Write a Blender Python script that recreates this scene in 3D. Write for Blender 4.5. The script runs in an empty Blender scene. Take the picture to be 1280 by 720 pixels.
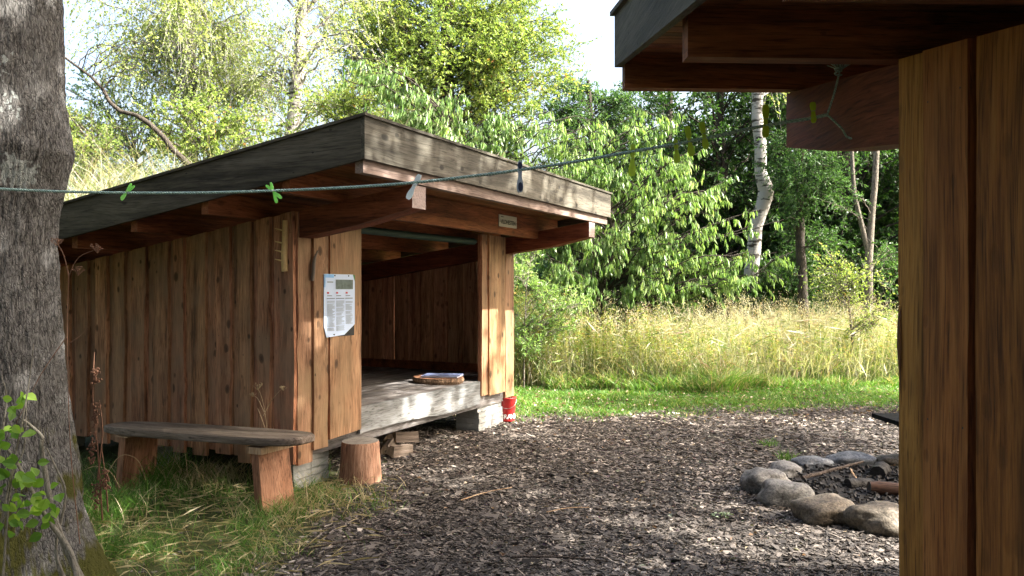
import bpy, math, random
import numpy as np
from mathutils import Vector, Matrix, noise as mnoise
R = math.radians
rng = np.random.default_rng(7)
random.seed(7)
S = bpy.context.scene
COL = S.collection
EYE = 1.6
F = 980.0

def at(px, py, Y):
    """a point of the place at depth Y seen where the photograph (1280x720) shows pixel px, py"""
    return Vector(((px-640)/F*Y, Y, EYE+(360-py)/F*Y))
def gat(px, py, z=0.0):
    Y = (EYE-z)*F/(py-360)
    return Vector(((px-640)/F*Y, Y, z))

# ------------------------------------------------------------------ helpers
def tag(o, label=None, cat=None, group=None, kind=None):
    if label: o['label'] = label
    if cat: o['category'] = cat
    if group: o['group'] = group
    if kind: o['kind'] = kind
    return o
def empty(name, loc=(0,0,0), rz=0.0, label=None, cat=None, group=None):
    o = bpy.data.objects.new(name, None); COL.objects.link(o)
    o.location = loc; o.rotation_euler = (0,0,rz); o.empty_display_size = .1
    return tag(o, label, cat, group)

class MB:
    """collects geometry: verts, polygons, material index, random value and smooth flag per polygon"""
    def __init__(s):
        s.V=[]; s.L=[]; s.N=[]; s.M=[]; s.R=[]; s.S=[]; s.nv=0
    def add(s, V, Fc, mi=0, rnd=None, smooth=False):
        V = np.asarray(V, dtype=np.float32).reshape(-1,3); Fc = np.asarray(Fc, dtype=np.int32)
        if len(Fc) == 0: return s
        s.V.append(V); s.L.append((Fc+s.nv).ravel()); n = len(Fc)
        s.N.append(np.full(n, Fc.shape[1], np.int32))
        s.M.append(np.broadcast_to(np.asarray(mi, np.int32), (n,)).copy())
        s.R.append(np.broadcast_to(np.asarray(.5 if rnd is None else rnd, np.float32), (n,)).copy())
        s.S.append(np.full(n, smooth, bool)); s.nv += len(V); return s
    def box(s, lo, hi, mi=0, M=None, rnd=None, shear=None, bev=0.0):
        lo=np.array(lo,float); hi=np.array(hi,float)
        c=np.array([[x,y,z] for x in (0,1) for y in (0,1) for z in (0,1)],float)
        V=lo+(hi-lo)*c
        if shear: V[:,2]+= shear*V[:,1]
        if M is not None: V=np.array([M@Vector(v) for v in V])
        f=[[0,1,3,2],[4,6,7,5],[0,4,5,1],[2,3,7,6],[0,2,6,4],[1,5,7,3]]
        return s.add(V,f,mi,rnd)
    def tube(s, P, r, sides=6, mi=0, rnd=None, cap=True, smooth=True):
        P=np.asarray(P,float); n=len(P); r=np.broadcast_to(np.asarray(r,float),(n,))
        T=np.gradient(P,axis=0); T/= np.linalg.norm(T,axis=1,keepdims=True)+1e-9
        ref=np.array([0,0,1.]) if abs(T[0,2])<.9 else np.array([1.,0,0])
        A=np.cross(T,ref); A/=np.linalg.norm(A,axis=1,keepdims=True)+1e-9
        B=np.cross(T,A); th=np.arange(sides)/sides*2*np.pi
        V=P[:,None]+r[:,None,None]*(A[:,None]*np.cos(th)[None,:,None]+B[:,None]*np.sin(th)[None,:,None])
        i=np.arange(n-1)[:,None]*sides; j=np.arange(sides)[None]; k=(j+1)%sides
        Fq=np.stack([i+j,i+k,i+sides+k,i+sides+j],-1).reshape(-1,4)[:, ::-1]
        s.add(V.reshape(-1,3),Fq,mi,rnd,smooth)
        if cap:
            b=V[0]; e=V[-1]
            s.add(b,[list(range(sides))[::1]],mi,rnd); s.add(e,[list(range(sides))[::-1]],mi,rnd)
        return s
    def build(s, name, mats, parent=None, M=None):
        if not isinstance(mats,(list,tuple)): mats=[mats]
        me=bpy.data.meshes.new(name)
        V=np.concatenate(s.V); L=np.concatenate(s.L); N=np.concatenate(s.N)
        me.vertices.add(len(V)); me.vertices.foreach_set('co',V.ravel().astype(np.float32))
        me.loops.add(len(L)); me.loops.foreach_set('vertex_index',L.astype(np.int32))
        me.polygons.add(len(N)); st=np.concatenate([[0],np.cumsum(N)[:-1]]).astype(np.int32)
        me.polygons.foreach_set('loop_start',st)
        me.polygons.foreach_set('material_index',np.concatenate(s.M).astype(np.int32))
        for m in mats: me.materials.append(m)
        me.update(calc_edges=True)
        me.polygons.foreach_set('use_smooth',np.concatenate(s.S))
        a=me.attributes.new('rnd','FLOAT','FACE'); a.data.foreach_set('value',np.concatenate(s.R))
        o=bpy.data.objects.new(name,me); COL.objects.link(o)
        if parent is not None: o.parent=parent
        if M is not None: o.matrix_local=M
        return o

def nz(x,y,z=0.0): return mnoise.noise(Vector((x,y,z)))
def unit(a): return a/(np.linalg.norm(a,axis=-1,keepdims=True)+1e-9)

# ------------------------------------------------------------------ materials
def new_mat(name):
    m=bpy.data.materials.new(name); m.use_nodes=True; nt=m.node_tree
    for n in list(nt.nodes): nt.nodes.remove(n)
    out=nt.nodes.new('ShaderNodeOutputMaterial')
    return m,nt,out
def nd(nt,t,ins=None,**kw):
    n=nt.nodes.new('ShaderNode'+t)
    for k,v in kw.items(): setattr(n,k,v)
    for k,v in (ins or {}).items():
        if isinstance(v,bpy.types.NodeSocket): nt.links.new(v,n.inputs[k])
        else: n.inputs[k].default_value=v
    return n
def ramp(nt,fac,stops,interp='LINEAR'):
    n=nt.nodes.new('ShaderNodeValToRGB'); cr=n.color_ramp; cr.interpolation=interp
    while len(cr.elements)<len(stops): cr.elements.new(.5)
    for e,(p,c) in zip(cr.elements,stops):
        e.position=p; e.color=(*c,1) if len(c)==3 else c
    nt.links.new(fac,n.inputs[0]); return n.outputs[0]
def mix(nt,a,b,fac,mode='MIX'):
    n=nt.nodes.new('ShaderNodeMix'); n.data_type='RGBA'; n.blend_type=mode
    for i,v in ((0,fac),(6,a),(7,b)):
        if isinstance(v,bpy.types.NodeSocket): nt.links.new(v,n.inputs[i])
        else: n.inputs[i].default_value=v if i==0 or len(v)==4 else (*v,1)
    return n.outputs[2]
def mth(nt,op,a,b=0.0,c=None,clamp=False):
    n=nt.nodes.new('ShaderNodeMath'); n.operation=op; n.use_clamp=clamp
    for i,v in ((0,a),(1,b),(2,c)):
        if v is None: continue
        if isinstance(v,bpy.types.NodeSocket): nt.links.new(v,n.inputs[i])
        else: n.inputs[i].default_value=v
    return n.outputs[0]
def g3(v): return (v,v,v)

def wood(name, dark, mid, light, axis='Z', rough=.75, knots=1.0, bump=.35, grey=None, scale=1.0, island=True, var=.35):
    m,nt,out=new_mat(name)
    tc=nd(nt,'TexCoord'); geo=nd(nt,'NewGeometry')
    sc={'Z':(1,1,.07),'X':(.07,1,1),'Y':(1,.07,1)}[axis]
    off=nd(nt,'VectorMath',{0:(37.1,19.7,53.3),3:geo.outputs['Random Per Island']} if False else {0:(37.1,19.7,53.3)},operation='SCALE')
    if island: nt.links.new(geo.outputs['Random Per Island'],off.inputs['Scale'])
    else: off.inputs['Scale'].default_value=0
    p=nd(nt,'VectorMath',{0:tc.outputs['Object'],1:off.outputs[0]},operation='ADD')
    # gentle warp so that the grain wanders
    wn=nd(nt,'TexNoise',{'Vector':p.outputs[0],'Scale':1.7*scale,'Detail':1.0})
    wv=nd(nt,'VectorMath',{0:wn.outputs['Color'],1:(.08,.08,.08)},operation='MULTIPLY')
    pw=nd(nt,'VectorMath',{0:p.outputs[0],1:wv.outputs[0]},operation='ADD')
    st=nd(nt,'VectorMath',{0:pw.outputs[0],1:sc},operation='MULTIPLY')
    n1=nd(nt,'TexNoise',{'Vector':st.outputs[0],'Scale':55*scale,'Detail':6.0,'Roughness':.75})
    n2=nd(nt,'TexNoise',{'Vector':st.outputs[0],'Scale':9*scale,'Detail':3.0})
    n3=nd(nt,'TexNoise',{'Vector':p.outputs[0],'Scale':2.2,'Detail':4.0})
    f=mth(nt,'ADD',mth(nt,'MULTIPLY',n1.outputs[0],.5),mth(nt,'MULTIPLY',n2.outputs[0],.5))
    col=ramp(nt,f,[(.39,dark),(.49,mid),(.61,light)])
    hsv=nd(nt,'HueSaturation',{'Color':col})
    if island:
        r=geo.outputs['Random Per Island']
        nt.links.new(mth(nt,'ADD',mth(nt,'MULTIPLY',r,var*2),1-var),hsv.inputs['Value'])
        r2=mth(nt,'FRACT',mth(nt,'MULTIPLY',r,17.3))
        nt.links.new(mth(nt,'ADD',mth(nt,'MULTIPLY',r2,.016),.486),hsv.inputs['Hue'])
    c=hsv.outputs[0]
    # fine dark fibres and small checks
    fv=nd(nt,'VectorMath',{0:pw.outputs[0],1:tuple(1 if q>.5 else .03 for q in sc)},operation='MULTIPLY'); fn=nd(nt,'TexNoise',{'Vector':fv.outputs[0],'Scale':150*scale,'Detail':3.0,'Roughness':.6})
    c=mix(nt,c,ramp(nt,fn.outputs[0],[(.34,(.34,.30,.26)),(.46,(.95,.95,.95)),(.7,(1.2,1.2,1.2))]),.85,'MULTIPLY')
    # long water stains down the board
    sv=nd(nt,'VectorMath',{0:p.outputs[0],1:tuple(.35 if q<.5 else 3.2 for q in sc)},operation='MULTIPLY'); sn_=nd(nt,'TexNoise',{'Vector':sv.outputs[0],'Scale':2.4,'Detail':4.0,'Roughness':.7})
    c=mix(nt,c,ramp(nt,sn_.outputs[0],[(.36,(.45,.42,.38)),(.52,(1,1,1)),(.68,(1.12,1.08,1.02))]),.8,'MULTIPLY')
    if grey:
        gm=ramp(nt,n3.outputs[0],[(.42,(0,0,0)),(.66,(1,1,1))])
        c=mix(nt,c,grey,mth(nt,'MULTIPLY',gm,.75))
    kb=None
    if knots>0:
        ks={'Z':(1,1,.62),'X':(.62,1,1),'Y':(1,.62,1)}[axis]
        kv=nd(nt,'VectorMath',{0:pw.outputs[0],1:ks},operation='MULTIPLY')
        vo=nd(nt,'TexVoronoi',{'Vector':kv.outputs[0],'Scale':9.5/scale**.5,'Randomness':1.0})
        cs_=nd(nt,'SeparateColor',{0:vo.outputs['Color']})
        thr=mth(nt,'MULTIPLY',mth(nt,'SUBTRACT',cs_.outputs[0],.18,clamp=True),.37)
        dd=mth(nt,'DIVIDE',vo.outputs['Distance'],mth(nt,'MAXIMUM',thr,.004))
        km=ramp(nt,dd,[(.35,(1,1,1)),(.75,(.72,.72,.72)),(1.0,(0,0,0))])
        c=mix(nt,c,tuple(x*.28 for x in dark),mth(nt,'MULTIPLY',km,.85*knots)); kb=km
    bs=nd(nt,'BsdfPrincipled',{'Base Color':c,'Roughness':rough})
    bs.inputs['Specular IOR Level'].default_value=.3
    hh=f if kb is None else mth(nt,'SUBTRACT',f,mth(nt,'MULTIPLY',kb,.25))
    bp=nd(nt,'Bump',{'Height':hh,'Strength':bump,'Distance':.02})
    nt.links.new(bp.outputs[0],bs.inputs['Normal']); nt.links.new(bs.outputs[0],out.inputs[0])
    return m

def simple(name,col,rough=.6,metal=0.0,bump=0.0,nscale=20,var=.25,spec=.4,trans=0.0):
    m,nt,out=new_mat(name); tc=nd(nt,'TexCoord')
    n=nd(nt,'TexNoise',{'Vector':tc.outputs['Object'],'Scale':nscale,'Detail':5.0})
    c=mix(nt,tuple(x*(1-var) for x in col),tuple(min(1,x*(1+var)) for x in col),n.outputs[0])
    bs=nd(nt,'BsdfPrincipled',{'Base Color':c,'Roughness':rough,'Metallic':metal,'Specular IOR Level':spec})
    if bump:
        bp=nd(nt,'Bump',{'Height':n.outputs[0],'Strength':bump,'Distance':.01}); nt.links.new(bp.outputs[0],bs.inputs['Normal'])
    s=bs.outputs[0]
    if trans:
        t=nd(nt,'BsdfTranslucent',{'Color':c}); mx=nd(nt,'MixShader',{0:trans,1:s,2:t.outputs[0]}); s=mx.outputs[0]
    nt.links.new(s,out.inputs[0]); return m

def leafmat(name,stops,trans=.38,rough=.42,spec=.35,boost=1.0):
    m,nt,out=new_mat(name)
    a=nd(nt,'Attribute',attribute_name='rnd')
    c=ramp(nt,a.outputs['Fac'],stops)
    bs=nd(nt,'BsdfPrincipled',{'Base Color':c,'Roughness':rough,'Specular IOR Level':spec})
    tcol=mix(nt,c,(1.0,1.0,.5),1.0,'MULTIPLY')
    tcol=nd(nt,'HueSaturation',{'Color':tcol,'Value':1.7*boost}).outputs[0]
    t=nd(nt,'BsdfTranslucent',{'Color':tcol}); mx=nd(nt,'MixShader',{0:trans,1:bs.outputs[0],2:t.outputs[0]})
    nt.links.new(mx.outputs[0],out.inputs[0]); return m

def bark(name,dark,light,lichen=None,moss=None,sc=(1,1,.22),scale=22,bump=.8,birch=False,patches=()):
    m,nt,out=new_mat(name); tc=nd(nt,'TexCoord')
    v=nd(nt,'VectorMath',{0:tc.outputs['Object'],1:sc},operation='MULTIPLY')
    w=nd(nt,'TexNoise',{'Vector':tc.outputs['Object'],'Scale':6.0,'Detail':3.0})
    ww=nd(nt,'VectorMath',{0:w.outputs['Color'],1:(.06,.06,.06)},operation='MULTIPLY')
    v2=nd(nt,'VectorMath',{0:v.outputs[0],1:ww.outputs[0]},operation='ADD')
    n=nd(nt,'TexNoise',{'Vector':v2.outputs[0],'Scale':float(scale),'Detail':6.0,'Roughness':.7})
    vo=nd(nt,'TexVoronoi',{'Vector':v2.outputs[0],'Scale':float(scale)*1.3},feature='DISTANCE_TO_EDGE')
    cr=ramp(nt,vo.outputs['Distance'],[(.0,(0,0,0)),(.16,(1,1,1))])
    f=mth(nt,'MULTIPLY',n.outputs[0],mth(nt,'ADD',mth(nt,'MULTIPLY',cr,.35),.65))
    c=ramp(nt,f,[(.22,dark),(.36,tuple(x*.55+y*.45 for x,y in zip(dark,light))),(.52,light)])
    if birch:
        bv=nd(nt,'VectorMath',{0:tc.outputs['Object'],1:(1.2,1.2,5)},operation='MULTIPLY')
        bn=nd(nt,'TexNoise',{'Vector':bv.outputs[0],'Scale':2.6,'Detail':5.0,'Roughness':.6})
        c=ramp(nt,bn.outputs[0],[(.40,dark),(.47,light),(1,light)])
    if lichen:
        ln=nd(nt,'TexNoise',{'Vector':tc.outputs['Object'],'Scale':2.6,'Detail':2.0})
        l2=nd(nt,'TexNoise',{'Vector':tc.outputs['Object'],'Scale':34.0,'Detail':5.0})
        sep=nd(nt,'SeparateXYZ',{0:tc.outputs['Object']})
        up=mth(nt,'MULTIPLY',mth(nt,'SUBTRACT',sep.outputs[2],1.8),.07,clamp=True)
        lm=mth(nt,'ADD',mth(nt,'ADD',mth(nt,'MULTIPLY',ln.outputs[0],.75),mth(nt,'MULTIPLY',l2.outputs[0],.35)),up)
        c=mix(nt,c,lichen,ramp(nt,lm,[(.72,(0,0,0)),(.75,(.85,.85,.85))]))
        for (cx_,cy_,cz_,rr_) in patches:
            ds=nd(nt,'VectorMath',{0:tc.outputs['Object'],1:(cx_,cy_,cz_)},operation='DISTANCE')
            pm=mth(nt,'ADD',mth(nt,'SUBTRACT',1.0,mth(nt,'DIVIDE',ds.outputs['Value'],rr_)),mth(nt,'MULTIPLY',mth(nt,'SUBTRACT',l2.outputs[0],.5),4.5))
            c=mix(nt,c,lichen,ramp(nt,pm,[(.30,(0,0,0)),(.42,(.9,.9,.9))]))
    if moss:
        mn=nd(nt,'TexNoise',{'Vector':tc.outputs['Object'],'Scale':5.0,'Detail':6.0})
        geo=nd(nt,'NewGeometry'); sn=nd(nt,'SeparateXYZ',{0:geo.outputs['Normal']}); sp=nd(nt,'SeparateXYZ',{0:tc.outputs['Object']})
        low=mth(nt,'SUBTRACT',1.0,mth(nt,'MULTIPLY',sp.outputs[2],.95))
        mm=mth(nt,'ADD',mth(nt,'MULTIPLY',mn.outputs[0],.9),mth(nt,'ADD',mth(nt,'MULTIPLY',low,.28),mth(nt,'MULTIPLY',sn.outputs[0],.25)))
        c=mix(nt,c,moss,ramp(nt,mm,[(.80,(0,0,0)),(.9,(1,1,1))]))
    bs=nd(nt,'BsdfPrincipled',{'Base Color':c,'Roughness':.9,'Specular IOR Level':.15})
    bp=nd(nt,'Bump',{'Height':f,'Strength':bump,'Distance':.03}); nt.links.new(bp.outputs[0],bs.inputs['Normal'])
    nt.links.new(bs.outputs[0],out.inputs[0]); return m

M_={}
M_['wall']=wood('weathered cladding',(.11,.050,.024),(.32,.158,.078),(.44,.245,.13),'Z',grey=(.21,.135,.085),knots=1.0,var=.30)
M_['edge']=wood('waney board edge',(.15,.065,.028),(.34,.165,.075),(.48,.27,.14),'Z',knots=.8,var=.3)
M_['front']=wood('fresh cladding',(.11,.060,.028),(.26,.152,.076),(.36,.225,.122),'Z',knots=1.0,grey=(.25,.17,.09),var=.22)
M_['dwall']=wood('stained cladding',(.17,.070,.013),(.32,.140,.028),(.41,.20,.048),'Z',knots=.35,var=.08,scale=.8)
M_['dedge']=wood('stained board edge',(.08,.026,.006),(.15,.052,.010),(.20,.075,.016),'Z',knots=.6,var=.1)
M_['beam']=wood('rafter timber',(.08,.026,.010),(.165,.055,.019),(.23,.085,.034),'Y',knots=.5,var=.15)
M_['purlin']=wood('purlin timber',(.10,.037,.011),(.20,.078,.021),(.28,.12,.04),'X',knots=.5,var=.15)
M_['trim']=wood('trim timber',(.12,.09,.07),(.20,.155,.125),(.27,.21,.175),'X',knots=.5,var=.1)
M_['endgrain']=simple('sawn beam end',(.27,.21,.19),rough=.8,bump=.5,nscale=60)
M_['fascia']=wood('tarred fascia board',(.028,.026,.018),(.072,.068,.050),(.125,.118,.092),'X',knots=1.0,var=.06,scale=.8)
M_['fascia_y']=wood('tarred fascia board side',(.026,.024,.016),(.062,.056,.040),(.10,.092,.068),'Y',knots=1.0,var=.06,scale=.8)
M_['deck']=wood('grey deck board',(.07,.065,.062),(.15,.142,.137),(.23,.22,.215),'X',knots=.5,var=.12)
M_['deckfront']=wood('grey deck edge board',(.11,.118,.122),(.20,.212,.22),(.29,.305,.315),'X',knots=.6,var=.05)
M_['paver']=simple('concrete paver',(.30,.31,.30),rough=.9,bump=.6,nscale=35,var=.3)
M_['inner']=wood('inner boards',(.20,.095,.05),(.44,.25,.135),(.56,.35,.20),'Z',knots=.8,var=.25)
M_['bench']=wood('weathered bench slab',(.06,.045,.032),(.155,.125,.095),(.25,.21,.165),'Y',knots=.6,var=.0,scale=.7,bump=.6)
M_['leg']=wood('bench leg cedar',(.13,.065,.03),(.27,.145,.072),(.38,.22,.12),'Z',knots=.5,var=.15)
M_['stump']=wood('debarked stump',(.14,.075,.04),(.34,.20,.115),(.46,.30,.19),'Z',knots=.5,var=0)
def endrings(name,c1,c2,sc):
    m,nt,out=new_mat(name); tc=nd(nt,'TexCoord'); w=nd(nt,'TexWave',{'Vector':tc.outputs['Object'],'Scale':sc,'Distortion':1.6,'Detail':3.0},wave_type='RINGS',rings_direction='Z')
    n=nd(nt,'TexNoise',{'Vector':tc.outputs['Object'],'Scale':18.0,'Detail':5.0}); c=mix(nt,c1,c2,w.outputs[0]); c=mix(nt,c,(.06,.055,.05),ramp(nt,n.outputs[0],[(.5,(0,0,0)),(.75,(.8,.8,.8))]))
    bs=nd(nt,'BsdfPrincipled',{'Base Color':c,'Roughness':.85}); bp=nd(nt,'Bump',{'Height':w.outputs[0],'Strength':.4,'Distance':.005}); nt.links.new(bp.outputs[0],bs.inputs['Normal']); nt.links.new(bs.outputs[0],out.inputs[0]); return m
M_['stumptop']=endrings('grey sawn top',(.12,.11,.095),(.25,.23,.20),32.0)
M_['pale']=wood('pale stick',(.26,.17,.09),(.42,.30,.17),(.52,.40,.25),'Z',knots=.4,var=.1)
# ------------------------------------------------------------------ shelters
M_['nail']=simple('nail head',(.05,.045,.04),metal=.6,rough=.5)
def board(mb, fr, a0, a1, z0, ztop, n0, n1, wav=.008, wane=.006, seg=14, mi=0, me=1, zb_tilt=0.0, mb_in=2):
    """one upright board with two wavy edges; fr maps (along, out, up) to the shelter's space"""
    s0=random.uniform(0,99); s1=random.uniform(0,99)
    bump0=random.uniform(0,1); bump1=random.uniform(0,1)
    V=[]
    for k in range(seg+1):
        t=k/seg
        zl=z0+(ztop(a0)-z0)*t; zr=z0+zb_tilt*(1-t)+(ztop(a1)-z0)*t
        def e(s,b,z): return wav*(nz(s,z*1.1)*1.6+nz(s+7,z*4)*.5)+wav*1.2*math.exp(-((t-b)/.05)**2)*(1 if s%2>1 else -1)
        l=a0+e(s0,bump0,zl); r=a1+e(s1,bump1,zr)
        wl=wane*(.6+abs(nz(s0+3,zl*3))*1.5); wr=wane*(.6+abs(nz(s1+5,zr*3))*1.5)
        for (a,n,z) in ((l,n0,zl),(r,n0,zr),(r+(-wr),n1,zr),(l+wl,n1,zl)): V.append(fr(a,n,z))
    Q=[];Mi=[]
    for k in range(seg):
        b=4*k
        for j,m in ((0,mb_in),(1,me),(2,mi),(3,me)):
            j2=(j+1)%4; Q.append([b+j,b+j2,b+4+j2,b+4+j]); Mi.append(m)
    Q.append([3,2,1,0]); Mi.append(me); b=4*seg; Q.append([b,b+1,b+2,b+3]); Mi.append(me)
    mb.add(V,Q,Mi)
    if n1-n0>.021 and abs(a1-a0)>.1:
        for zz in (.46,1.2,ztop(a0)-.16):
            if zz<z0+.04: continue
            for aa in (a0+.035,a1-.035):
                aa+=random.uniform(-.008,.008); z_=zz+random.uniform(-.012,.012)
                P=[fr(aa+.0035*math.cos(t),n1+.0008,z_+.0035*math.sin(t)) for t in np.linspace(0,2*math.pi,6,endpoint=False)]
                mb.add(P,[[0,1,2,3,4,5]],3)

def make_shelter(name,label,loc,rz,W,D,oL,oR,mats,zo=0.0,slope=.141,front=1.13,left_wall=True,detail=True,purl=(-.42,.37,1.14,1.9,2.66,3.42),bh=.205,fb=.085,tm=None,wide_right=False):
    root=empty(name,loc,rz,label,'shelter')
    mw,me,mf,mfe=mats
    zb=lambda y: 2.36+zo-slope*(y+front)
    def fr_left(a,n,z): return (-n,a,z)      # left side wall, out is -x
    def fr_right(a,n,z): return (W+n,a,z)
    def fr_front(a,n,z): return (a,-n,z)
    def fr_back(a,n,z): return (a,D+n,z)
    narrow=False
    # side walls: under boards then over boards
    def side(fr,nm,mat):
        mb=MB(); y=.02
        while y<D-.03:
            w=random.uniform(.19,.23); board(mb,fr,y+.004,min(y+w,D)-.004,.23+random.uniform(-.02,.02),zb,0,.022,.003,.002); y+=w
        if narrow:
            y=-.02
            for w,n1 in ((.165,.036),(.235,.052),(.21,.040),(.24,.052),(.20,.04),(.23,.05),(.22,.04),(.25,.052),(.2,.04),(.24,.05),(.22,.04),(.25,.05),(.22,.04),(.24,.05),(.22,.04)):
                if y+w<D: board(mb,fr,y,y+w,.205,zb,.0225,n1,.004,.005,seg=26)
                y+=w+(.012 if n1>.045 else .002)
            return mb.build(nm,mat,root)
        y=-.015; first=True
        while y<D-.05:
            w=random.uniform(.14,.20) if not first else .155
            board(mb,fr,y,min(y+w,D),.205+random.uniform(-.025,.035),zb,.0225,.046+random.uniform(0,.004),.011,.007,seg=26,zb_tilt=random.uniform(-.015,.015))
            y+=w+random.uniform(.055,.11); first=False
        return mb.build(nm,mat,root)
    side(fr_left,'side_wall',[mw,me,M_['inner'],M_['nail']]); narrow=wide_right; side(fr_right,'side_wall',[mw,me,M_['inner'],M_['nail']])
    mb=MB(); x=.0
    while x<W:
        w=random.uniform(.18,.24); board(mb,fr_back,x+.003,min(x+w,W)-.003,.22,lambda a:zb(D)+.02,0,.024,.004,.002); x+=w+.03 if False else w
    mb.build('back_wall',[mw,me,M_['inner'],M_['nail']],root)
    # front panels beside the opening
    top=lambda a: zb(0)+.0
    mb=MB()
    board(mb,fr_front,-.02,.17,.205,top,.002,.026,.010,.006,seg=26)
    board(mb,fr_front,.14,.32,.30,top,.027,.050,.006,.004,seg=20)
    board(mb,fr_front,.13,.27,.30,top,.001,.0255,.004,.003)
    board(mb,fr_front,.335,.757,.352,top,.027,.052,.004,.003,seg=20,zb_tilt=.02)
    board(mb,fr_front,.28,.75,.37,top,.001,.0255,.003,.002)
    mb.build('front_panel',[mf,mfe,M_['inner'],M_['nail']],root)
    mb=MB()
    board(mb,fr_front,2.93,3.12,.40,top,.001,.0255,.003,.002)
    board(mb,fr_front,2.93,3.07,.39,top,.027,.052,.007,.006,seg=26)
    board(mb,fr_front,3.10,3.50,.375,top,.027,.056,.004,.003,seg=20)
    board(mb,fr_front,3.08,3.55,.39,top,.001,.0255,.003,.002)
    board(mb,fr_front,3.56,W+.03,.29,top,.002,.028,.010,.007,seg=26)
    mb.build('front_panel',[mf,mfe,M_['inner'],M_['nail']],root)
    # cantilevered side beams, sloping with the roof
    for xa in (.0,W-.185):
        mb=MB(); n=10; V=[];Q=[];Mi=[]
        for k in range(n+1):
            y=-1.085+(D+.1+1.085)*k/n
            hh=bh if k>0 else bh-.035
            w0=.004*nz(k*.7,xa); 
            for dx,dz in ((0,-hh),(.18,-hh),(.18,-.001),(0,-.001)): V.append((xa+dx+w0,y,zb(y)+dz+(.01*nz(k*1.3,xa+5) if dz<-.1 else 0)))
            if k<n: Q+= [[4*k+j,4*k+(j+1)%4,4*k+4+(j+1)%4,4*k+4+j] for j in range(4)]; Mi+=[0]*4
        Q+=[[3,2,1,0],[4*n,4*n+1,4*n+2,4*n+3]]; Mi+=[1,1]
        mb.add(V,Q,Mi); mb.build('beam',[M_['beam'],M_['endgrain']],root)
    # purlins across the roof, ends sticking out under the eaves
    for y in purl:
        mb=MB(); z=zb(y); h=.165; lo=-.0 if y>-.4 else -.085
        xl=-oL+.04+random.uniform(0,.03); xr=W+oR-.04-random.uniform(0,.03)
        if y==-.42:   # notched over the beams: lower between them
            V=[(xl,0,0),(0.0,0,0),(0.0,0,lo+.0),(W,0,lo),(W,0,0),(xr,0,0)]
            mb.box((xl,y-.035,z),(xr,y+.035,z+h)); mb.box((.182,y-.034,z-.085),(W-.187,y+.034,z-.001)); mb.box((W+.001,y-.034,z-.085),(xr-.25,y+.034,z-.001))
        else: mb.box((xl,y-.035,z),(xr,y+.035,z+h))
        mb.build('purlin',M_['purlin'],root)
    mb=MB(); mb.box((-oL+.03,-front+.035,2.36+zo),(W+oR-.03,-front+.10,2.36+zo+.165))
    mb.build('front_trim',tm or M_['trim'],root)
    # ceiling planks
    mb=MB(); y=-front+.03
    while y<D+.3:
        mb.box((-oL+.03,y,2.36+zo+slope*front*0-slope*(front)+.166),(W+oR-.03,y+.118,2.36+zo-slope*front+.188),shear=-slope); y+=.125
    mb.build('roof_planks',M_['purlin'],root)
    # turf
    z0=2.36+zo-slope*front
    mb=MB(); nx,ny=60,60; X=np.linspace(-oL+.035,W+oR-.035,nx); Y=np.linspace(-front+.035,D+.28,ny)
    V=[(x,y,z0-slope*y+.330+.018*nz(x*5,y*5)+.012*nz(x*17,y*17)) for y in Y for x in X]
    Q=[[j*nx+i,j*nx+i+1,(j+1)*nx+i+1,(j+1)*nx+i] for j in range(ny-1) for i in range(nx-1)]
    mb.add(V,Q,smooth=True); mb.build('roof_turf',M_['turf'],root)
    # fascias with a thin drip board on top
    mb=MB(); mb.box((-oL,-front,2.36+fb+zo),(W+oR,-front+.03,2.722+zo)); mb.build('front_fascia',M_['fascia'],root)
    mb=MB(); mb.box((-oL,D+.30,z0-slope*(D+.3)+.085),(W+oR,D+.33,z0-slope*(D+.3)+.362)); mb.build('back_fascia',M_['fascia'],root)
    for xa in (-oL,W+oR-.03):
        mb=MB(); mb.box((xa,-front+.031,z0+fb),(xa+.03,D+.299,z0+.362),shear=-slope); mb.build('side_fascia',M_['fascia_y'],root)
        mb=MB(); mb.box((xa-.014,-front-.014,z0+.364),(xa+.05,D+.33,z0+.384),shear=-slope); mb.build('drip_board',M_['fascia_y'],root)
    mb=MB(); mb.box((-oL+.052,-front-.014,2.724+zo),(W+oR-.046,-front+.05,2.744+zo)); mb.build('drip_board',M_['fascia'],root)
    # floor
    mb=MB(); y=.0
    while y<D-.06:
        mb.box((.03,y+.004,.527),(W-.03,y+.136,.555+random.uniform(-.002,.002))); y+=.14
    mb.build('deck',M_['deck'],root)
    mb=MB(); V=[];n=40; Q=[]
    for k in range(n+1):
        t=k/n; x=.76+t*(2.925-.76)
        zlo=.315+.022*math.sin(t*5.2+.6)+.014*nz(t*9,3)
        for (dy,z) in ((-.034,zlo),(-.034,.558),(-.002,.558),(-.002,zlo)): V.append((x,dy,z))
        if k<n: Q+=[[4*k+j,4*k+(j+1)%4,4*k+4+(j+1)%4,4*k+4+j] for j in range(4)]
    Q+=[[3,2,1,0],[4*n,4*n+1,4*n+2,4*n+3]]
    mb.add(V,Q); mb.build('deck_edge_board',M_['deckfront'],root)
    mb=MB(); mb.box((-.0,.003,.252),(W,.07,.40)); mb.build('sill',M_['deck'],root)
    mb=MB(); mb.box((0,D-.07,.25),(W,D-.003,.40)); mb.build('sill',M_['deck'],root)
    for xa in (.0,W-.07,W/2):
        mb=MB(); mb.box((xa+.002,.071,.255),(xa+.068,D-.071,.52)); mb.build('sill',M_['deck'],root)
    # inside trim along the foot of the walls and corner posts
    mb=MB(); mb.box((W-.028,.08,.556),(W-.002,D-.03,.66)); mb.box((.002,.08,.556),(.028,D-.03,.66)); mb.box((.03,D-.029,.556),(W-.03,D-.004,.66))
    mb.build('skirting',M_['purlin'],root)
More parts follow.
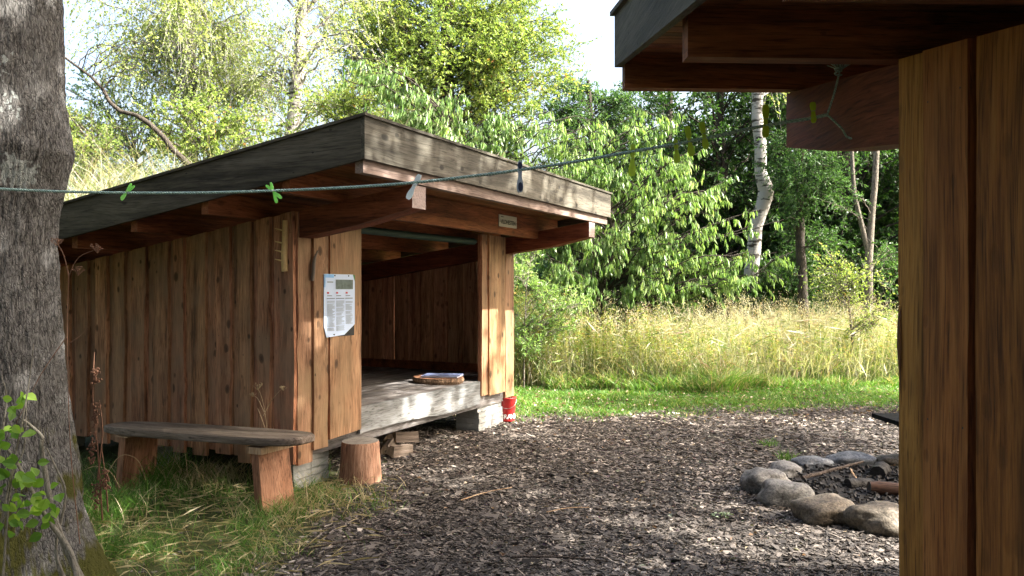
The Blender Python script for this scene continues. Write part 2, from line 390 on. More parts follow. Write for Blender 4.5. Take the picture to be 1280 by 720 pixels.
    for (xa,ya) in ((.002,.004),(W-.092,.004),(.002,D-.094),(W-.092,D-.094)):
        mb=MB(); mb.box((xa,ya,.53),(xa+.09,ya+.09,zb(ya)-.2)); mb.build('post',M_['inner'],root)
    # piers of stacked pavers
    for (xa,ya,w,d) in ((.03,.06,.42,.34),(W-.78,.02,.62,.30),(.03,D-.5,.45,.4),(W-.6,D-.5,.5,.4),(W/2-.2,D-.5,.4,.4),(.03,D/2-.2,.3,.4)):
        mb=MB()
        for k in range(5):
            j=[random.uniform(-.01,.01) for _ in range(2)]; z=-.06+k*.063
            mb.box((xa+j[0],ya+j[1],z),(xa+w*.5-.003+j[0],ya+d+j[1],z+.058)); mb.box((xa+w*.5+.002+j[0],ya+j[1],z),(xa+w+j[0],ya+d+j[1],z+.058))
        mb.build('paver_pier',M_['paver'],root)
    if detail:
        mb=MB(); mb.tube([(.2,.03,2.12),(1.5,.03,2.115),(2.9,.03,2.12)],.036,10); mb.build('rolled_curtain',M_['curtain'],root)
        # second smaller pieces: wooden hook and peg
        mb=MB(); P=[(.135,-.040,1.66),(.125,-.060,1.72),(.13,-.06,1.79),(.155,-.05,1.85),(.185,-.052,1.90)]; mb.tube(P,[.013,.015,.014,.012,.007],8)
        mb.build('coat_hook',simple('grey branch hook',(.15,.125,.10),rough=.8,bump=.3),root)
    return root

M_['curtain']=simple('dark green tarpaulin',(.012,.035,.028),rough=.6)
M_['turf']=simple('roof turf',(.09,.085,.035),rough=1,bump=1.0,nscale=30,var=.5)

C0=Vector((-1.695,6.176,0)); U=Vector((.447,.894,0)); Vd=Vector((-.894,.447,0))
ang=math.atan2(.894,.447); W=3.76; D=3.75
def sl(x,y,z): return C0+U*x+Vd*y+Vector((0,0,z))
shA=make_shelter('wooden_shelter','open-fronted wooden shelter with tarred roof edge and a plank bench along its board wall',
    C0,ang,W,D,.62,.42,(M_['wall'],M_['edge'],M_['front'],M_['edge']))
# near shelter, seen from below its eaves
C1=Vector((1.325,2.60,0)); P2=Vector((1,.04,0))
O2=C1+P2*W
ang2=math.atan2(-.04,-1.0)
shB=make_shelter('wooden_shelter','dark brown shelter cut off by the right picture edge, its eaves and beam overhead',
    O2,ang2,W,3.4,.5,.80,(M_['dwall'],M_['dedge'],M_['dwall'],M_['dedge']),zo=.16,slope=.141,detail=False,wide_right=True,tm=M_['purlin'],purl=(-.08,.85,1.7,2.55,3.3),bh=.285,fb=.12)

# sign on the front purlin
def text_mesh(body,size,mat,name,parent,M,ext=.0006,bold=0.0):
    cu=bpy.data.curves.new(name,'FONT'); cu.body=body; cu.size=size; cu.extrude=ext; cu.align_x='CENTER'; cu.align_y='CENTER'; cu.offset=bold
    o=bpy.data.objects.new(name,cu); COL.objects.link(o)
    dg=bpy.context.evaluated_depsgraph_get(); me=bpy.data.meshes.new_from_object(o.evaluated_get(dg)); bpy.data.objects.remove(o)
    me.materials.clear(); me.materials.append(mat)
    ob=bpy.data.objects.new(name,me); COL.objects.link(ob); ob.parent=parent; ob.matrix_local=M; return ob
M_['white']=simple('off-white enamel',(.70,.70,.66),rough=.5,var=.06)
M_['black']=simple('black',(.012,.012,.013),rough=.5)
M_['paper']=simple('laminated paper',(.58,.70,.92),rough=.25,var=.03,spec=.5)
M_['ink']=simple('grey print',(.16,.19,.22),rough=.5,var=.1)
M_['lblue']=simple('light blue print',(.20,.45,.80),rough=.4)
M_['dgreen']=simple('green print',(.05,.20,.06),rough=.4)
M_['redp']=simple('red print',(.55,.05,.05),rough=.4)
rs=empty('name_sign',sl(2.77,-.457,2.315),ang,'small cream name plate screwed to the timber above the shelter opening','sign')
mb=MB(); mb.box((-.21,-.008,-.062),(.21,-.001,.062)); mb.build('plate',M_['sign'] if 'sign' in M_ else simple('cream plate',(.50,.50,.40),rough=.5,var=.05),rs)
text_mesh('VILDHESTEN',.062,M_['black'],'lettering',rs,Matrix.Translation((0,-.009,-.012))@Matrix.Rotation(R(90),4,'X'),bold=.001)
for x in (-.19,.19): mb=MB(); mb.tube([(x,-.008,-.01),(x,-.011,-.01)],.005,8); mb.build('screw',M_['black'],rs)
mb=MB(); mb.box((-.17,-.0095,.038),(-.11,-.0082,.046)); mb.build('small_line',M_['black'],rs)

# poster
po=empty('information_poster',sl(.455,-.058,1.455),ang,'laminated white information sheet with three columns of print, pinned to the front board','poster')
mb=MB(); hw,hh=.20,.26
mb.add([(-hw,0,hh),(-hw,0,-.17),(-hw+.03,-.004,-hh),(.055,-.004,-hh+.012),(hw,0,-hh+.095),(hw,0,hh-.06),(hw-.025,0,hh)],[[0,1,2,3,4,5,6]])
mb.add([(-hw,.004,hh),(-hw,.004,-.17),(-hw+.03,.002,-hh),(.055,.002,-hh+.012),(hw,.004,-hh+.095),(hw,.004,hh-.06),(hw-.025,.004,hh)],[[6,5,4,3,2,1,0]])
mb.build('sheet',M_['paper'],po)
mb=MB(); mb.box((-.02,-.001+.006,-hh+.0),(hw-.002,.009,-hh+.12)); mb.build('backing_board',M_['black'],po)
mb=MB(); mb.box((-hw+.002,-.0035,hh-.03),(-hw+.12,-.0025,hh-.002)); mb.box((-hw+.002,-.0035,hh-.11),(-hw+.014,-.0025,hh-.03)); mb.build('blue_corner',M_['lblue'],po)
mb=MB(); mb.add([(hw-.03,-.003,hh-.004),(hw-.002,-.003,hh-.06),(hw-.002,-.003,hh-.004)],[[0,1,2]]); mb.build('green_corner',M_['dgreen'],po)
mb=MB(); mb.box((-.055,-.0035,hh-.125),(hw-.03,-.0025,hh-.045)); mb.build('photograph',simple('printed landscape',(.10,.14,.13),nscale=28,var=.95,rough=.4),po)
q=random.Random(4)
for c,(xa,xb) in enumerate(((-.165,-.07),(-.05,.055),(.072,.165))):
    lines=MB(); lines.box((xa-.005,-.0045,hh-.205),(xb,-.0035,hh-.198))
    lines.box((xa,-.0045,hh-.182),(xa+.06,-.0035,hh-.176))
    z=hh-.225
    while z>-hh+.05+(c==2)*.05:
        if q.random()<.1: z-=.006
        lines.box((xa,-.0045,z),(xb-q.random()**2*.04,-.0035,z+.0035)); z-=.0088
    lines.build('print_column',M_['ink'],po)
lines=MB(); lines.box((-.165,-.0045,hh-.07),(-.09,-.0035,hh-.062)); lines.build('small_logo',M_['ink'],po)
for x in (-.155,-.04,.085):
    mb=MB(); mb.box((x-.012,-.0045,hh-.162),(x+.012,-.0035,hh-.148)); mb.build('flag_mark',M_['redp'],po)
for (x,z) in ((-.07,hh-.012),(.11,hh-.012),(-.08,-hh+.02),(.12,-hh+.02)):
    mb=MB(); mb.tube([(x,-.004,z),(x,-.008,z)],.006,8); mb.build('pin',M_['black'],po)

# stick rack on the side wall near the corner: at px 357
M_['rack']=simple('debarked stick',(.55,.38,.17),rough=.7,bump=.4,nscale=30,var=.3)
sr=empty('peg_rack',sl(-.056,.07,1.93),ang,'pale debarked stick with four twig pegs fixed upright to the side wall corner','coat rack')
mb=MB(); mb.tube([(0,0,-.20),(-.004,.004,-.08),(0,0,.03),(.0,-.004,.20)],[.027,.026,.025,.021],10); mb.build('stick',M_['rack'],sr)
for z in (.12,.02,-.05,-.12):
    mb=MB(); mb.tube([(-.015,.005,z),(-.035,.03,z+.008),(-.045,.062,z+.016)],[.008,.007,.004],6); mb.build('peg',M_['rack'],sr)

# wood slice with a folder on the deck
ws=empty('wood_slice',sl(2.62,.33,.557),ang,'flat bark-edged slice of log lying on the shelter floor','wood slice')
mb=MB(); n=40; V=[];
for k in range(n):
    a=k/n*2*math.pi; r=1+.08*nz(math.cos(a)*2,math.sin(a)*2)
    for z,s in ((.0,.97),(.03,1.02),(.062,.98)): V.append((math.cos(a)*.22*r*s,math.sin(a)*.30*r*s,z))
Q=[[3*k+j,3*((k+1)%n)+j,3*((k+1)%n)+j+1,3*k+j+1] for k in range(n) for j in (0,1)]
mb.add(V,Q,0); mb.add(V,[[3*k+2 for k in range(n)]],1); mb.build('slice',[bark('slice bark',(.05,.035,.025),(.30,.2,.13),sc=(1,1,.3),scale=30),M_['leg']],ws)
bk=empty('guest_book',sl(2.66,.30,.622),ang+.3,'closed blue-grey book lying on the log slice in the shelter','book')
mb=MB(); mb.box((-.15,-.21,0),(.15,.21,.003),0); mb.box((-.145,-.205,.0035),(.145,.2,.012),1); mb.box((-.15,-.21,.0125),(.15,.21,.0155),0)
mb.build('cover',[simple('blue cover',(.16,.20,.34),rough=.35),M_['white']],bk)

# ------------------------------------------------------------------ bench
be=empty('plank_bench',sl(-.44,.55,0),ang,'low weathered plank bench with rounded ends and two cedar slab legs by the wall','bench')
mb=MB(); n=44; V=[]; L2=1.05
for k in range(n):
    a=k/n*2*math.pi; c,s_=math.cos(a),math.sin(a)
    y=L2*(abs(c)**.5)*(1 if c>0 else -1); x=.19*(abs(s_)**.55)*(1 if s_>0 else -1)*(1-.12*max(0,c))
    x+=.006*nz(y*3,x)
    z=.515-.035*(y/L2)
    for dz,m in ((-.055,.985),(-.045,1.0),(-.012,1.0),(.0,.985)): V.append((x*m,y*m if abs(y)>.3 else y,z+dz))
Q=[[4*k+j,4*((k+1)%n)+j,4*((k+1)%n)+j+1,4*k+j+1] for k in range(n) for j in range(3)]
mb.add(V,Q); mb.add(V,[[4*k+3 for k in range(n)]]); mb.add(V,[[4*k for k in range(n)][::-1]])
mb.build('seat',M_['bench'],be)
for y,tl in ((-.70,-.06),(.70,.05)):
    mb=MB(); 
    for k,(z) in enumerate((-.06,.44)):
        pass
    t0,t1=y-.035,y+.035
    w=.16
    V=[(-w*1.05,t0+tl,-.08),(w,t0+tl,-.08),(w,t1+tl,-.08),(-w*1.05,t1+tl,-.08),(-w,t0,.42),(w*.9,t0,.42),(w*.9,t1,.42),(-w,t1,.42)]
    mb.add(V,[[3,2,1,0],[4,5,6,7],[0,1,5,4],[1,2,6,5],[2,3,7,6],[3,0,4,7]]); lg=mb.build('leg',M_['leg'],be)
    mb=MB(); mb.box((-.17,y-.07,.4205),(.16,y+.07,.448-.03*(y/L2))); mb.build('cross_batten',M_['pale'],be)

# stump
g=gat(446,600,.03); st=empty('stump_seat',(g.x,g.y+.17,0.0),0,'upright section of debarked log with a grey sawn top, standing before the left front panel','stump')
mb=MB(); n=36; V=[]
for k in range(n):
    a=k/n*2*math.pi; r=.165*(1+.05*nz(math.cos(a)*1.5,math.sin(a)*1.5))
    for z,s in ((-.08,1.06),(.02,1.08),(.15,1.02),(.30,.965),(.318,.93)): V.append((math.cos(a)*r*s,math.sin(a)*r*s,z))
Q=[[5*k+j,5*((k+1)%n)+j,5*((k+1)%n)+j+1,5*k+j+1] for k in range(n) for j in range(4)]
mb.add(V,Q,0,smooth=True); mb.add(V,[[5*k+4 for k in range(n)]],1); mb.build('log',[M_['stump'],M_['stumptop']],st)

# firewood
M_['woodend']=endrings('split wood face',(.30,.22,.14),(.42,.33,.23),40.0)
for k,(px,py,z,rz,l) in enumerate(((483,566,.05,.3,'firewood block lying lowest and leftmost under the deck edge'),(497,571,.05,-.2,'firewood block lying at the front of the small heap under the deck'),(484,560,.14,.5,'pale firewood block resting on top of the small heap, left'),(503,560,.12,-.4,'split firewood block leaning on top of the small heap, right'))):
    p=gat(px,py); mb=MB(); s=.062
    V=[(-s,-.14,-s*.6),(s*.9,-.14,-s*.7),(s*.35,-.14,s*.95),(-s*.35,-.14,s*.75)]; V+=[(x,.16,z_) for x,_,z_ in V]
    V=[(x*(1+.1*random.random()),y,z_) for x,y,z_ in V]
    mb.add(V,[[0,1,2,3]],1); mb.add(V,[[7,6,5,4]],1); mb.add(V,[[0,4,5,1],[1,5,6,2],[2,6,7,3],[3,7,4,0]],0)
    o=mb.build('firewood',[M_['bench'],M_['woodend']]); o.location=(p.x,p.y+.12,z*.75); o.rotation_euler=(random.uniform(-.15,.15),random.uniform(-.4,.4),-.35+rz)
    tag(o,l,'firewood','firewood heap under the deck')

# bucket
bu=empty('fire_bucket',(-.06,9.46,0),0,'red bucket with white lettering on the ground at the right front corner of the shelter','bucket')
mb=MB(); n=28; V=[]; 
prof=((.0,.001),(.085,.001),(.088,.01),(.108,.27),(.113,.275),(.113,.285),(.106,.285),(.084,.02),(.0,.02))
for k in range(n):
    a=k/n*2*math.pi
    for r,z in prof: V.append((math.cos(a)*r,math.sin(a)*r,z))
m_=len(prof); Q=[[m_*k+j,m_*((k+1)%n)+j,m_*((k+1)%n)+j+1,m_*k+j+1] for k in range(n) for j in range(m_-1)]
mb.add(V,Q,smooth=True); mb.build('pail',simple('red paint',(.50,.03,.03),rough=.4,var=.15),bu)
mb=MB(); P=[(math.cos(a)*.115,-.02-.0*a+(-.09)*math.sin(a),.26-.10*math.sin(a)) for a in np.linspace(0,math.pi,14)]; mb.tube(P,.003,6); mb.build('bail_handle',simple('wire',(.4,.4,.4),metal=.8,rough=.4),bu)
txt='BRAND'; 
for i,ch in enumerate(txt):
    a=R(-90+ (i-1.4)*27); r=.096
    text_mesh(ch,.075,M_['white'],'letter',bu,Matrix.Translation((math.cos(a)*r,math.sin(a)*r,.06))@Matrix.Rotation(a+R(90),4,'Z')@Matrix.Rotation(R(86),4,'X'),bold=.002)

# ------------------------------------------------------------------ fire pit
def blob_stone(name,loc,sx,sy,sz,rz,seed,label):
    mb=MB(); nu,nv=40,22; V=[]
    for j in range(nv+1):
        ph=math.pi*j/nv
        for i in range(nu):
            th=2*math.pi*i/nu
            d=Vector((math.cos(th)*math.sin(ph),math.sin(th)*math.sin(ph),math.cos(ph)))
            f=1+.30*mnoise.noise(d*1.1+Vector((seed*3.1,0,0)))+.11*mnoise.noise(d*2.6+Vector((seed,9,0)))+.015*mnoise.noise(d*11)
            V.append((math.copysign(abs(d.x)**.85,d.x)*sx*f,math.copysign(abs(d.y)**.85,d.y)*sy*f,math.copysign(abs(d.z)**.9,d.z)*sz*f))
    Q=[[j*nu+i,j*nu+(i+1)%nu,(j+1)*nu+(i+1)%nu,(j+1)*nu+i][::-1] for j in range(nv) for i in range(nu)]
    mb.add(V,Q,smooth=True); o=mb.build(name,M_['stone%d'%(seed%3)]); o.location=loc; o.rotation_euler=(0,0,rz)
    return tag(o,label,'stone','boulders round the fire pit')
def stonemat(n,a,b,c):
    m,nt,out=new_mat(n); tc=nd(nt,'TexCoord')
    n1=nd(nt,'TexNoise',{'Vector':tc.outputs['Object'],'Scale':7.0,'Detail':8.0,'Roughness':.65}); n2=nd(nt,'TexNoise',{'Vector':tc.outputs['Object'],'Scale':55.0,'Detail':5.0,'Roughness':.7})
    c1=ramp(nt,n1.outputs[0],[(.35,tuple(x*.8 for x in a)),(.55,tuple(x*.84 for x in b)),(.68,tuple(x*.9 for x in c))]); c2=mix(nt,c1,ramp(nt,n2.outputs[0],[(.38,(.25,.25,.25)),(.6,(1.25,1.25,1.2))]),.6,'MULTIPLY')
    bs=nd(nt,'BsdfPrincipled',{'Base Color':c2,'Roughness':.75,'Specular IOR Level':.35}); h=mth(nt,'ADD',mth(nt,'MULTIPLY',n1.outputs[0],.8),mth(nt,'MULTIPLY',n2.outputs[0],.3))
    bp=nd(nt,'Bump',{'Height':h,'Strength':.7,'Distance':.02}); nt.links.new(bp.outputs[0],bs.inputs['Normal']); nt.links.new(bs.outputs[0],out.inputs[0]); return m
M_['stone0']=stonemat('granite grey',(.14,.135,.13),(.25,.245,.24),(.34,.33,.31))
M_['stone1']=stonemat('granite brown',(.12,.10,.075),(.23,.195,.155),(.33,.28,.21))
M_['stone2']=stonemat('granite blue grey',(.11,.12,.135),(.20,.215,.24),(.30,.31,.33))
stones=[(955,614,.21,.17,.15,.2,0,'dark grey rounded boulder at the far left of the fire ring'),
 (978,629,.21,.16,.145,-.2,3,'grey boulder leaning against the leftmost one, left front of the fire ring'),
 (1033,650,.24,.18,.135,.1,1,'long smooth brown-grey boulder at the front of the fire ring'),
 (1104,663,.23,.19,.14,-.1,4,'brown boulder at the front right, half hidden by the board wall'),
 (978,594,.17,.14,.085,.5,6,'small grey boulder behind the leftmost one in the fire ring'),
 (1014,585,.19,.14,.085,.0,2,'dark blue-grey boulder at the back left of the fire ring'),
 (1060,580,.22,.15,.085,.1,5,'wide flat blue-grey boulder at the back of the fire ring'),
 (1112,580,.16,.13,.075,.0,7,'flat pinkish-brown boulder at the back right of the fire ring by the wall edge')]
for px,py,sx,sy,sz,rz,sd,lb in stones:
    p=gat(px+9,py+1); sz*=.80; sx*=.93; sy*=.93; blob_stone('boulder',(p.x,p.y+sy*.6,sz*.35),sx,sy,sz,rz,sd,lb)

def stick(px1,py1,px2,py2,r,z1,z2,label,mat):
    a=gat(px1,py1); b=gat(px2,py2); mb=MB(); n=9; P=[]
    for k in range(n):
        t=k/(n-1); p=a.lerp(b,t); P.append((p.x+.012*nz(t*3,px1),p.y+.012*nz(t*3,px2),z1+(z2-z1)*t+.006*nz(t*5,1)))
    mb.tube(P,np.linspace(r,r*.6,n),7); o=mb.build('stick',mat); tag(o,label,'stick','sticks in the fire pit'); return o
M_['stickm']=bark('stick bark',(.035,.028,.025),(.13,.105,.09),scale=40)
M_['char']=simple('charred wood',(.012,.011,.011),rough=.7,bump=.9,nscale=45,var=.6)
stick(1003,605,1079,590,.017,.05,.09,'long dark stick lying slantwise across the ashes',M_['stickm'])
stick(1063,595,1071,606,.009,.06,.04,'short pale stick sloping down beside the long dark one',M_['pale'])
stick(1030,589,1060,592,.012,.05,.04,'short blackened stick behind the long one in the pit',M_['char'])
for px,py,s,rz,lb in ((1074,612,.07,.3,'charred log end lying in the middle of the ashes'),(1100,597,.09,1.0,'large charred log lump at the back right of the fire pit')):
    p=gat(px,py); mb=MB(); n=8
    P=[(-s*1.6+s*3.2*k/n,.01*nz(k,px),.01*nz(k,3)) for k in range(n+1)]; mb.tube(P,[s*(.7+.25*nz(k*.9,px)) for k in range(n+1)],9)
    o=mb.build('charred_log',M_['char']); o.location=(p.x,p.y,s*.6); o.rotation_euler=(0,.05,rz); tag(o,lb,'charred log','charred logs in the fire pit')
# brown half-burnt log, half hidden by the board wall
p=gat(1126,628); mb=MB(); mb.tube([(-.17,0,0),(-.1,.005,.004),(.05,.0,0),(.28,-.01,.0)],[.045,.054,.056,.05],14); mb.tube([(-.172,0,0),(-.168,0,0)],.05,14,1)
o=mb.build('half_burnt_log',[wood('brown burnt log',(.015,.010,.007),(.055,.030,.018),(.10,.055,.032),'X',knots=.5,var=0),M_['char']]); o.location=(p.x,p.y+.13,.06); o.rotation_euler=(0,.06,-.12)
tag(o,'brown half-burnt log lying in the ashes beside the board wall','log')
# black bench top poking out
bp_=empty('black_bench',(4.09,7.1,0),0.05,'flat black seat end poking out from behind the board wall beyond the fire pit','bench')
mb=MB()
for k in range(4): mb.box((-.70,-.30+k*.15,.385),(1.1,-.155+k*.15,.425))
mb.build('seat',simple('black stained wood',(.008,.009,.010),rough=.9,bump=.5,nscale=30,spec=.1),bp_)
for x in (-.25,.9):
    mb=MB(); mb.box((x,-.22,-.03),(x+.08,.2,.384)); mb.build('leg',M_['black'],bp_)

# ------------------------------------------------------------------ clothesline
ctrl=[(-60,231,3.85),(0,236,3.83),(80,239.5,3.80),(160,241,3.77),(250,241,3.72),(340,238.5,3.68),(430,234.5,3.62),(520,228,3.56),(600,219,3.50),(650,212.5,3.46),(720,202,3.40),(790,189.5,3.34),(862,177,3.28),(957,157,3.19),(1010,148.5,3.13),(1034,143.5,3.10)]
LP=[at(*c) for c in ctrl]
def lerp_line(px):
    for a,b,ca,cb in zip(LP,LP[1:],ctrl,ctrl[1:]):
        if ca[0]<=px<=cb[0]: t=(px-ca[0])/(cb[0]-ca[0]); return a.lerp(b,t),(b-a).normalized()
def smooth_path(P,n=6):
    P=[Vector(p) for p in P]; out=[]
    for i in range(len(P)-1):
        p0=P[max(i-1,0)];p1=P[i];p2=P[i+1];p3=P[min(i+2,len(P)-1)]
        for k in range(n):
            t=k/n; out.append(.5*((2*p1)+(p2-p0)*t+(2*p0-5*p1+4*p2-p3)*t*t+(3*p1-p0-3*p2+p3)*t**3))
    out.append(P[-1]); return out
def ropemat(n,c1,c2):
    m,nt,out=new_mat(n); tc=nd(nt,'TexCoord'); w=nd(nt,'TexWave',{'Vector':tc.outputs['Object'],'Scale':55.0,'Distortion':1.0},bands_direction='DIAGONAL')
    c=mix(nt,c1,c2,w.outputs[0]); bs=nd(nt,'BsdfPrincipled',{'Base Color':c,'Roughness':.6}); bp=nd(nt,'Bump',{'Height':w.outputs[0],'Strength':.8,'Distance':.004}); nt.links.new(bp.outputs[0],bs.inputs['Normal']); nt.links.new(bs.outputs[0],out.inputs[0]); return m
M_['rope']=ropemat('teal rope',(.17,.31,.28),(.48,.62,.58))
cl=empty('clothesline',LP[0],0,'thin teal twisted rope stretched from the near trunk to the beam overhead','clothesline')
off=-LP[0]
# the cord goes round the trunk on the left
TR=Vector((-2.86,4.25,0))
zt=LP[0].z
loop=[Vector((TR.x-.46,TR.y+.1,zt-.02)),Vector((TR.x-.36,TR.y-.34,zt-.01))]
line=smooth_path(loop+LP,6)
def strands(P,r,parent,name,turns=18,off=off):
    mb=MB(); P=[Vector(p)+off for p in P]
    L=[0]
    for a,b in zip(P,P[1:]): L.append(L[-1]+(b-a).length)
    n=max(12,int(L[-1]/.006)); 
    X=np.interp(np.linspace(0,L[-1],n),L,[p.x for p in P]);Y=np.interp(np.linspace(0,L[-1],n),L,[p.y for p in P]);Z=np.interp(np.linspace(0,L[-1],n),L,[p.z for p in P])
    Q=np.stack([X,Y,Z],1); T=unit(np.gradient(Q,axis=0)); A=unit(np.cross(T,np.array([.1,.2,1.]))); B=np.cross(T,A)
    s=np.linspace(0,L[-1],n)*2*np.pi/.028
    for ph in (0,2.094,4.189):
        mb.tube(Q+(A*np.cos(s+ph)[:,None]+B*np.sin(s+ph)[:,None])*r*.55,r*.6,5)
    return mb.build(name,M_['rope'],parent)
strands(line,.0068,cl,'cord')
k0=LP[-1]
bx=1.27-.04*(3.1-2.6)  # outer face of the beam at that depth is near the side wall plane
tie_up=[k0,k0+Vector((.02,-.02,.08)),k0+Vector((.045,-.01,.17))]
tie_dn=[k0,k0+Vector((.04,-.04,-.06)),k0+Vector((.07,-.06,-.105)),k0+Vector((.13,-.25,-.118)),k0+Vector((.145,-.55,-.15))]
strands(smooth_path(tie_up,5),.0042,cl,'tie_loop'); strands(smooth_path(tie_dn,5),.0042,cl,'tie_loop')
mb=MB()
for k in range(16):
    a=random.uniform(-1.0,1.0); b=random.uniform(-.5,.5); p=tie_up[-1]+off; L_=random.uniform(.05,.085)
    mb.tube([p,p+Vector((math.sin(a)*L_*.5,b*.02,math.cos(a)*L_*.45)),p+Vector((math.sin(a)*L_,b*.04,math.cos(a)*L_*.75))],.0018,4)
mb.build('frayed_end',M_['rope'],cl)
# wrapped knot
mb=MB(); mb.tube(smooth_path([Vector((.012*math.cos(t),.012*math.sin(t),.155+.0025*t))+k0+off+Vector((.04,-.01,0)) for t in np.linspace(0,12,24)],2),.004,5); mb.build('knot',M_['rope'],cl)

def peg(px,up,dn,lab,mats,rot=0.0,w=.0095,open_=.05,turn=0.0):
    """a clothes peg on the line: up and dn metres above and below it, turned about its own length"""
    p,tn=lerp_line(px); r=empty('clothes_peg',p,0,lab,'clothes peg','clothes pegs on the line')
    az=math.atan2(tn.y,tn.x); L_=up+dn
    M0=Matrix.Rotation(az,4,'Z')@Matrix.Rotation(rot,4,'Y')@Matrix.Rotation(turn,4,'Z')
    prof=[(0,.45),(.05,.8),(.15,1),(.28,.95),(.42,.62),(.55,.55),(.68,.75),(.82,.85),(.94,.7),(1,.4)]
    for s in (-1,1):
        mb=MB(); V=[];Q=[]; n=len(prof)
        for t,ww in prof:
            z=-dn+L_*t; hw=w*ww*.5
            d0=s*(.0008+.0045*max(0,.72-t)); d1=d0+s*.0032
            for (x,y) in ((-hw,d0),(hw,d0),(hw,d1),(-hw,d1)): V.append((x,y,z))
        for k in range(n-1): Q+=[[4*k+j,4*k+(j+1)%4,4*k+4+(j+1)%4,4*k+4+j] for j in range(4)]
        Q+=[[3,2,1,0],[4*n-4,4*n-3,4*n-2,4*n-1]]
        mb.add(V,Q); o=mb.build('jaw',mats[0],r); o.matrix_local=M0@Matrix.Rotation(s*open_,4,'Y')
        if len(mats)>1:
            for t,hh,ww in ((.16,.15,.8),(.84,.11,.75)):
                mb=MB(); z=-dn+L_*t; y0=s*(.004+.0045*max(0,.72-t)); V=[]
                for a_ in np.linspace(0,2*math.pi,12,endpoint=False):
                    for y in (y0,y0+s*.002): V.append((math.cos(a_)*w*.5*ww,y,z+math.sin(a_)*L_*hh))
                mb.add(V,[[2*k,2*((k+1)%12),2*((k+1)%12)+1,2*k+1] for k in range(12)]); mb.add(V,[[2*k+1 for k in range(12)]])
                o=mb.build('grip_pad',mats[1],r); o.matrix_local=M0@Matrix.Rotation(s*open_,4,'Y')
    mb=MB(); zs=-dn+L_*.56; q_=w*.32
    mb.tube([M0@Vector((-q_,-.0065,zs)),M0@Vector((q_,-.0065,zs)),M0@Vector((q_,.0065,zs)),M0@Vector((-q_,.0065,zs))],.0012,5); mb.build('spring',M_['spring'],r)
    return r
M_['spring']=simple('spring steel',(.5,.5,.5),metal=.9,rough=.35)
def plas(n,c,t=.5): return simple(n,c,rough=.35,var=.05,trans=t,spec=.5)
lime=plas('lime plastic',(.42,.85,.25)); wht=plas('white plastic',(.82,.90,.92),.15); yel=plas('yellow-green plastic',(.60,.74,.06)); navy=simple('navy rubber',(.01,.02,.06),rough=.5,var=.05); gry=plas('grey plastic',(.42,.48,.55),.2)
peg(158,.052,.042,'bright green clothes peg on the line, nearest the trunk',[lime],rot=R(40),w=.016,open_=.16)
peg(341,.042,.060,'bright green splayed clothes peg, second along the line from the trunk',[lime],rot=R(-34),w=.016,open_=.30)
peg(520,.040,.085,'white clothes peg hanging slanted before the roof corner',[wht],rot=R(28),w=.026,open_=.04)
peg(650,.042,.098,'grey and navy clothes peg hanging straight before the roof edge',[gry,navy],w=.026,turn=R(15),open_=.02)
peg(791,.030,.105,'yellow-green peg, first of the shaded row, hanging mostly below the line',[yel],rot=R(2),w=.024)
peg(845,.020,.080,'yellow-green peg, second of the shaded row, hanging below the line',[yel],rot=R(-4),w=.022)
peg(862,.066,.062,'yellow-green peg, third of the shaded row, tallest above the line',[yel],rot=R(-9),w=.025)
peg(881,.070,.045,'yellow-green peg, fourth of the shaded row, tilted above the line',[yel],rot=R(-10),w=.024)
peg(957,.085,.048,'yellow-green peg standing above the line beside the beam end',[yel],rot=R(0),w=.026)
peg(1017,.062,.020,'small yellow-green peg on the line against the beam',[yel],rot=R(-3),w=.022)
# ------------------------------------------------------------------ ground
def g(x,y): return .02*nz(x*.6,y*.6,4)+.008*nz(x*3,y*3,2)-.02
def sg(v): return 1/(1+math.exp(max(-30,min(30,v))))
def lawn_edge(x): return 9.75+.22*max(0,x)+.22*nz(x*1.3,7,1)+.1*nz(x*5,3,1)
def chipmask(x,y):
    m=1.0
    e=lawn_edge(x); m*=sg((y-e+.35*nz(x*2.5,y*2.5,5))/.14)
    ex=-1.12-.35*max(0,(5.9-y))*.25+.25*nz(x*1.5,y*1.5,8)+(.0 if y<6.6 else -(y-6.6)*1.2)
    m*=sg((ex-x)/.10)
    return m
mb=MB()
xs=np.concatenate([[-1500,-300,-80,-30,-14],np.arange(-8,8.01,.08),[10,14,30,80,300,1500]]); ys=np.concatenate([[-1500,-300,-60,-15,-3],np.arange(1,15.01,.08),[18,24,34,60,150,600,1800]])
nx,ny=len(xs),len(ys); V=np.zeros((ny,nx,3)); CM=np.zeros((ny,nx))
for j,y in enumerate(ys):
    for i,x in enumerate(xs):
        V[j,i]=(x,y,g(x,y)); CM[j,i]=chipmask(x,y)
Q=[[j*nx+i,j*nx+i+1,(j+1)*nx+i+1,(j+1)*nx+i] for j in range(ny-1) for i in range(nx-1)]
mb.add(V.reshape(-1,3),Q,smooth=True)
m,nt,out=new_mat('soil and turf'); tc=nd(nt,'TexCoord'); a=nd(nt,'Attribute',attribute_name='chip')
n1=nd(nt,'TexNoise',{'Vector':tc.outputs['Object'],'Scale':45.0,'Detail':6.0,'Roughness':.7}); n2=nd(nt,'TexNoise',{'Vector':tc.outputs['Object'],'Scale':1.6,'Detail':4.0})
v=nd(nt,'TexVoronoi',{'Vector':tc.outputs['Object'],'Scale':42.0})
cs=ramp(nt,n1.outputs[0],[(.3,(.018,.014,.011)),(.55,(.06,.046,.036)),(.72,(.14,.11,.09))]); cs=mix(nt,cs,v.outputs['Color'],.06)
cg=ramp(nt,n1.outputs[0],[(.3,(.02,.03,.008)),(.6,(.06,.09,.02)),(.8,(.12,.11,.04))]); cg=mix(nt,cg,(.07,.055,.03),mth(nt,'MULTIPLY',n2.outputs[0],.7))
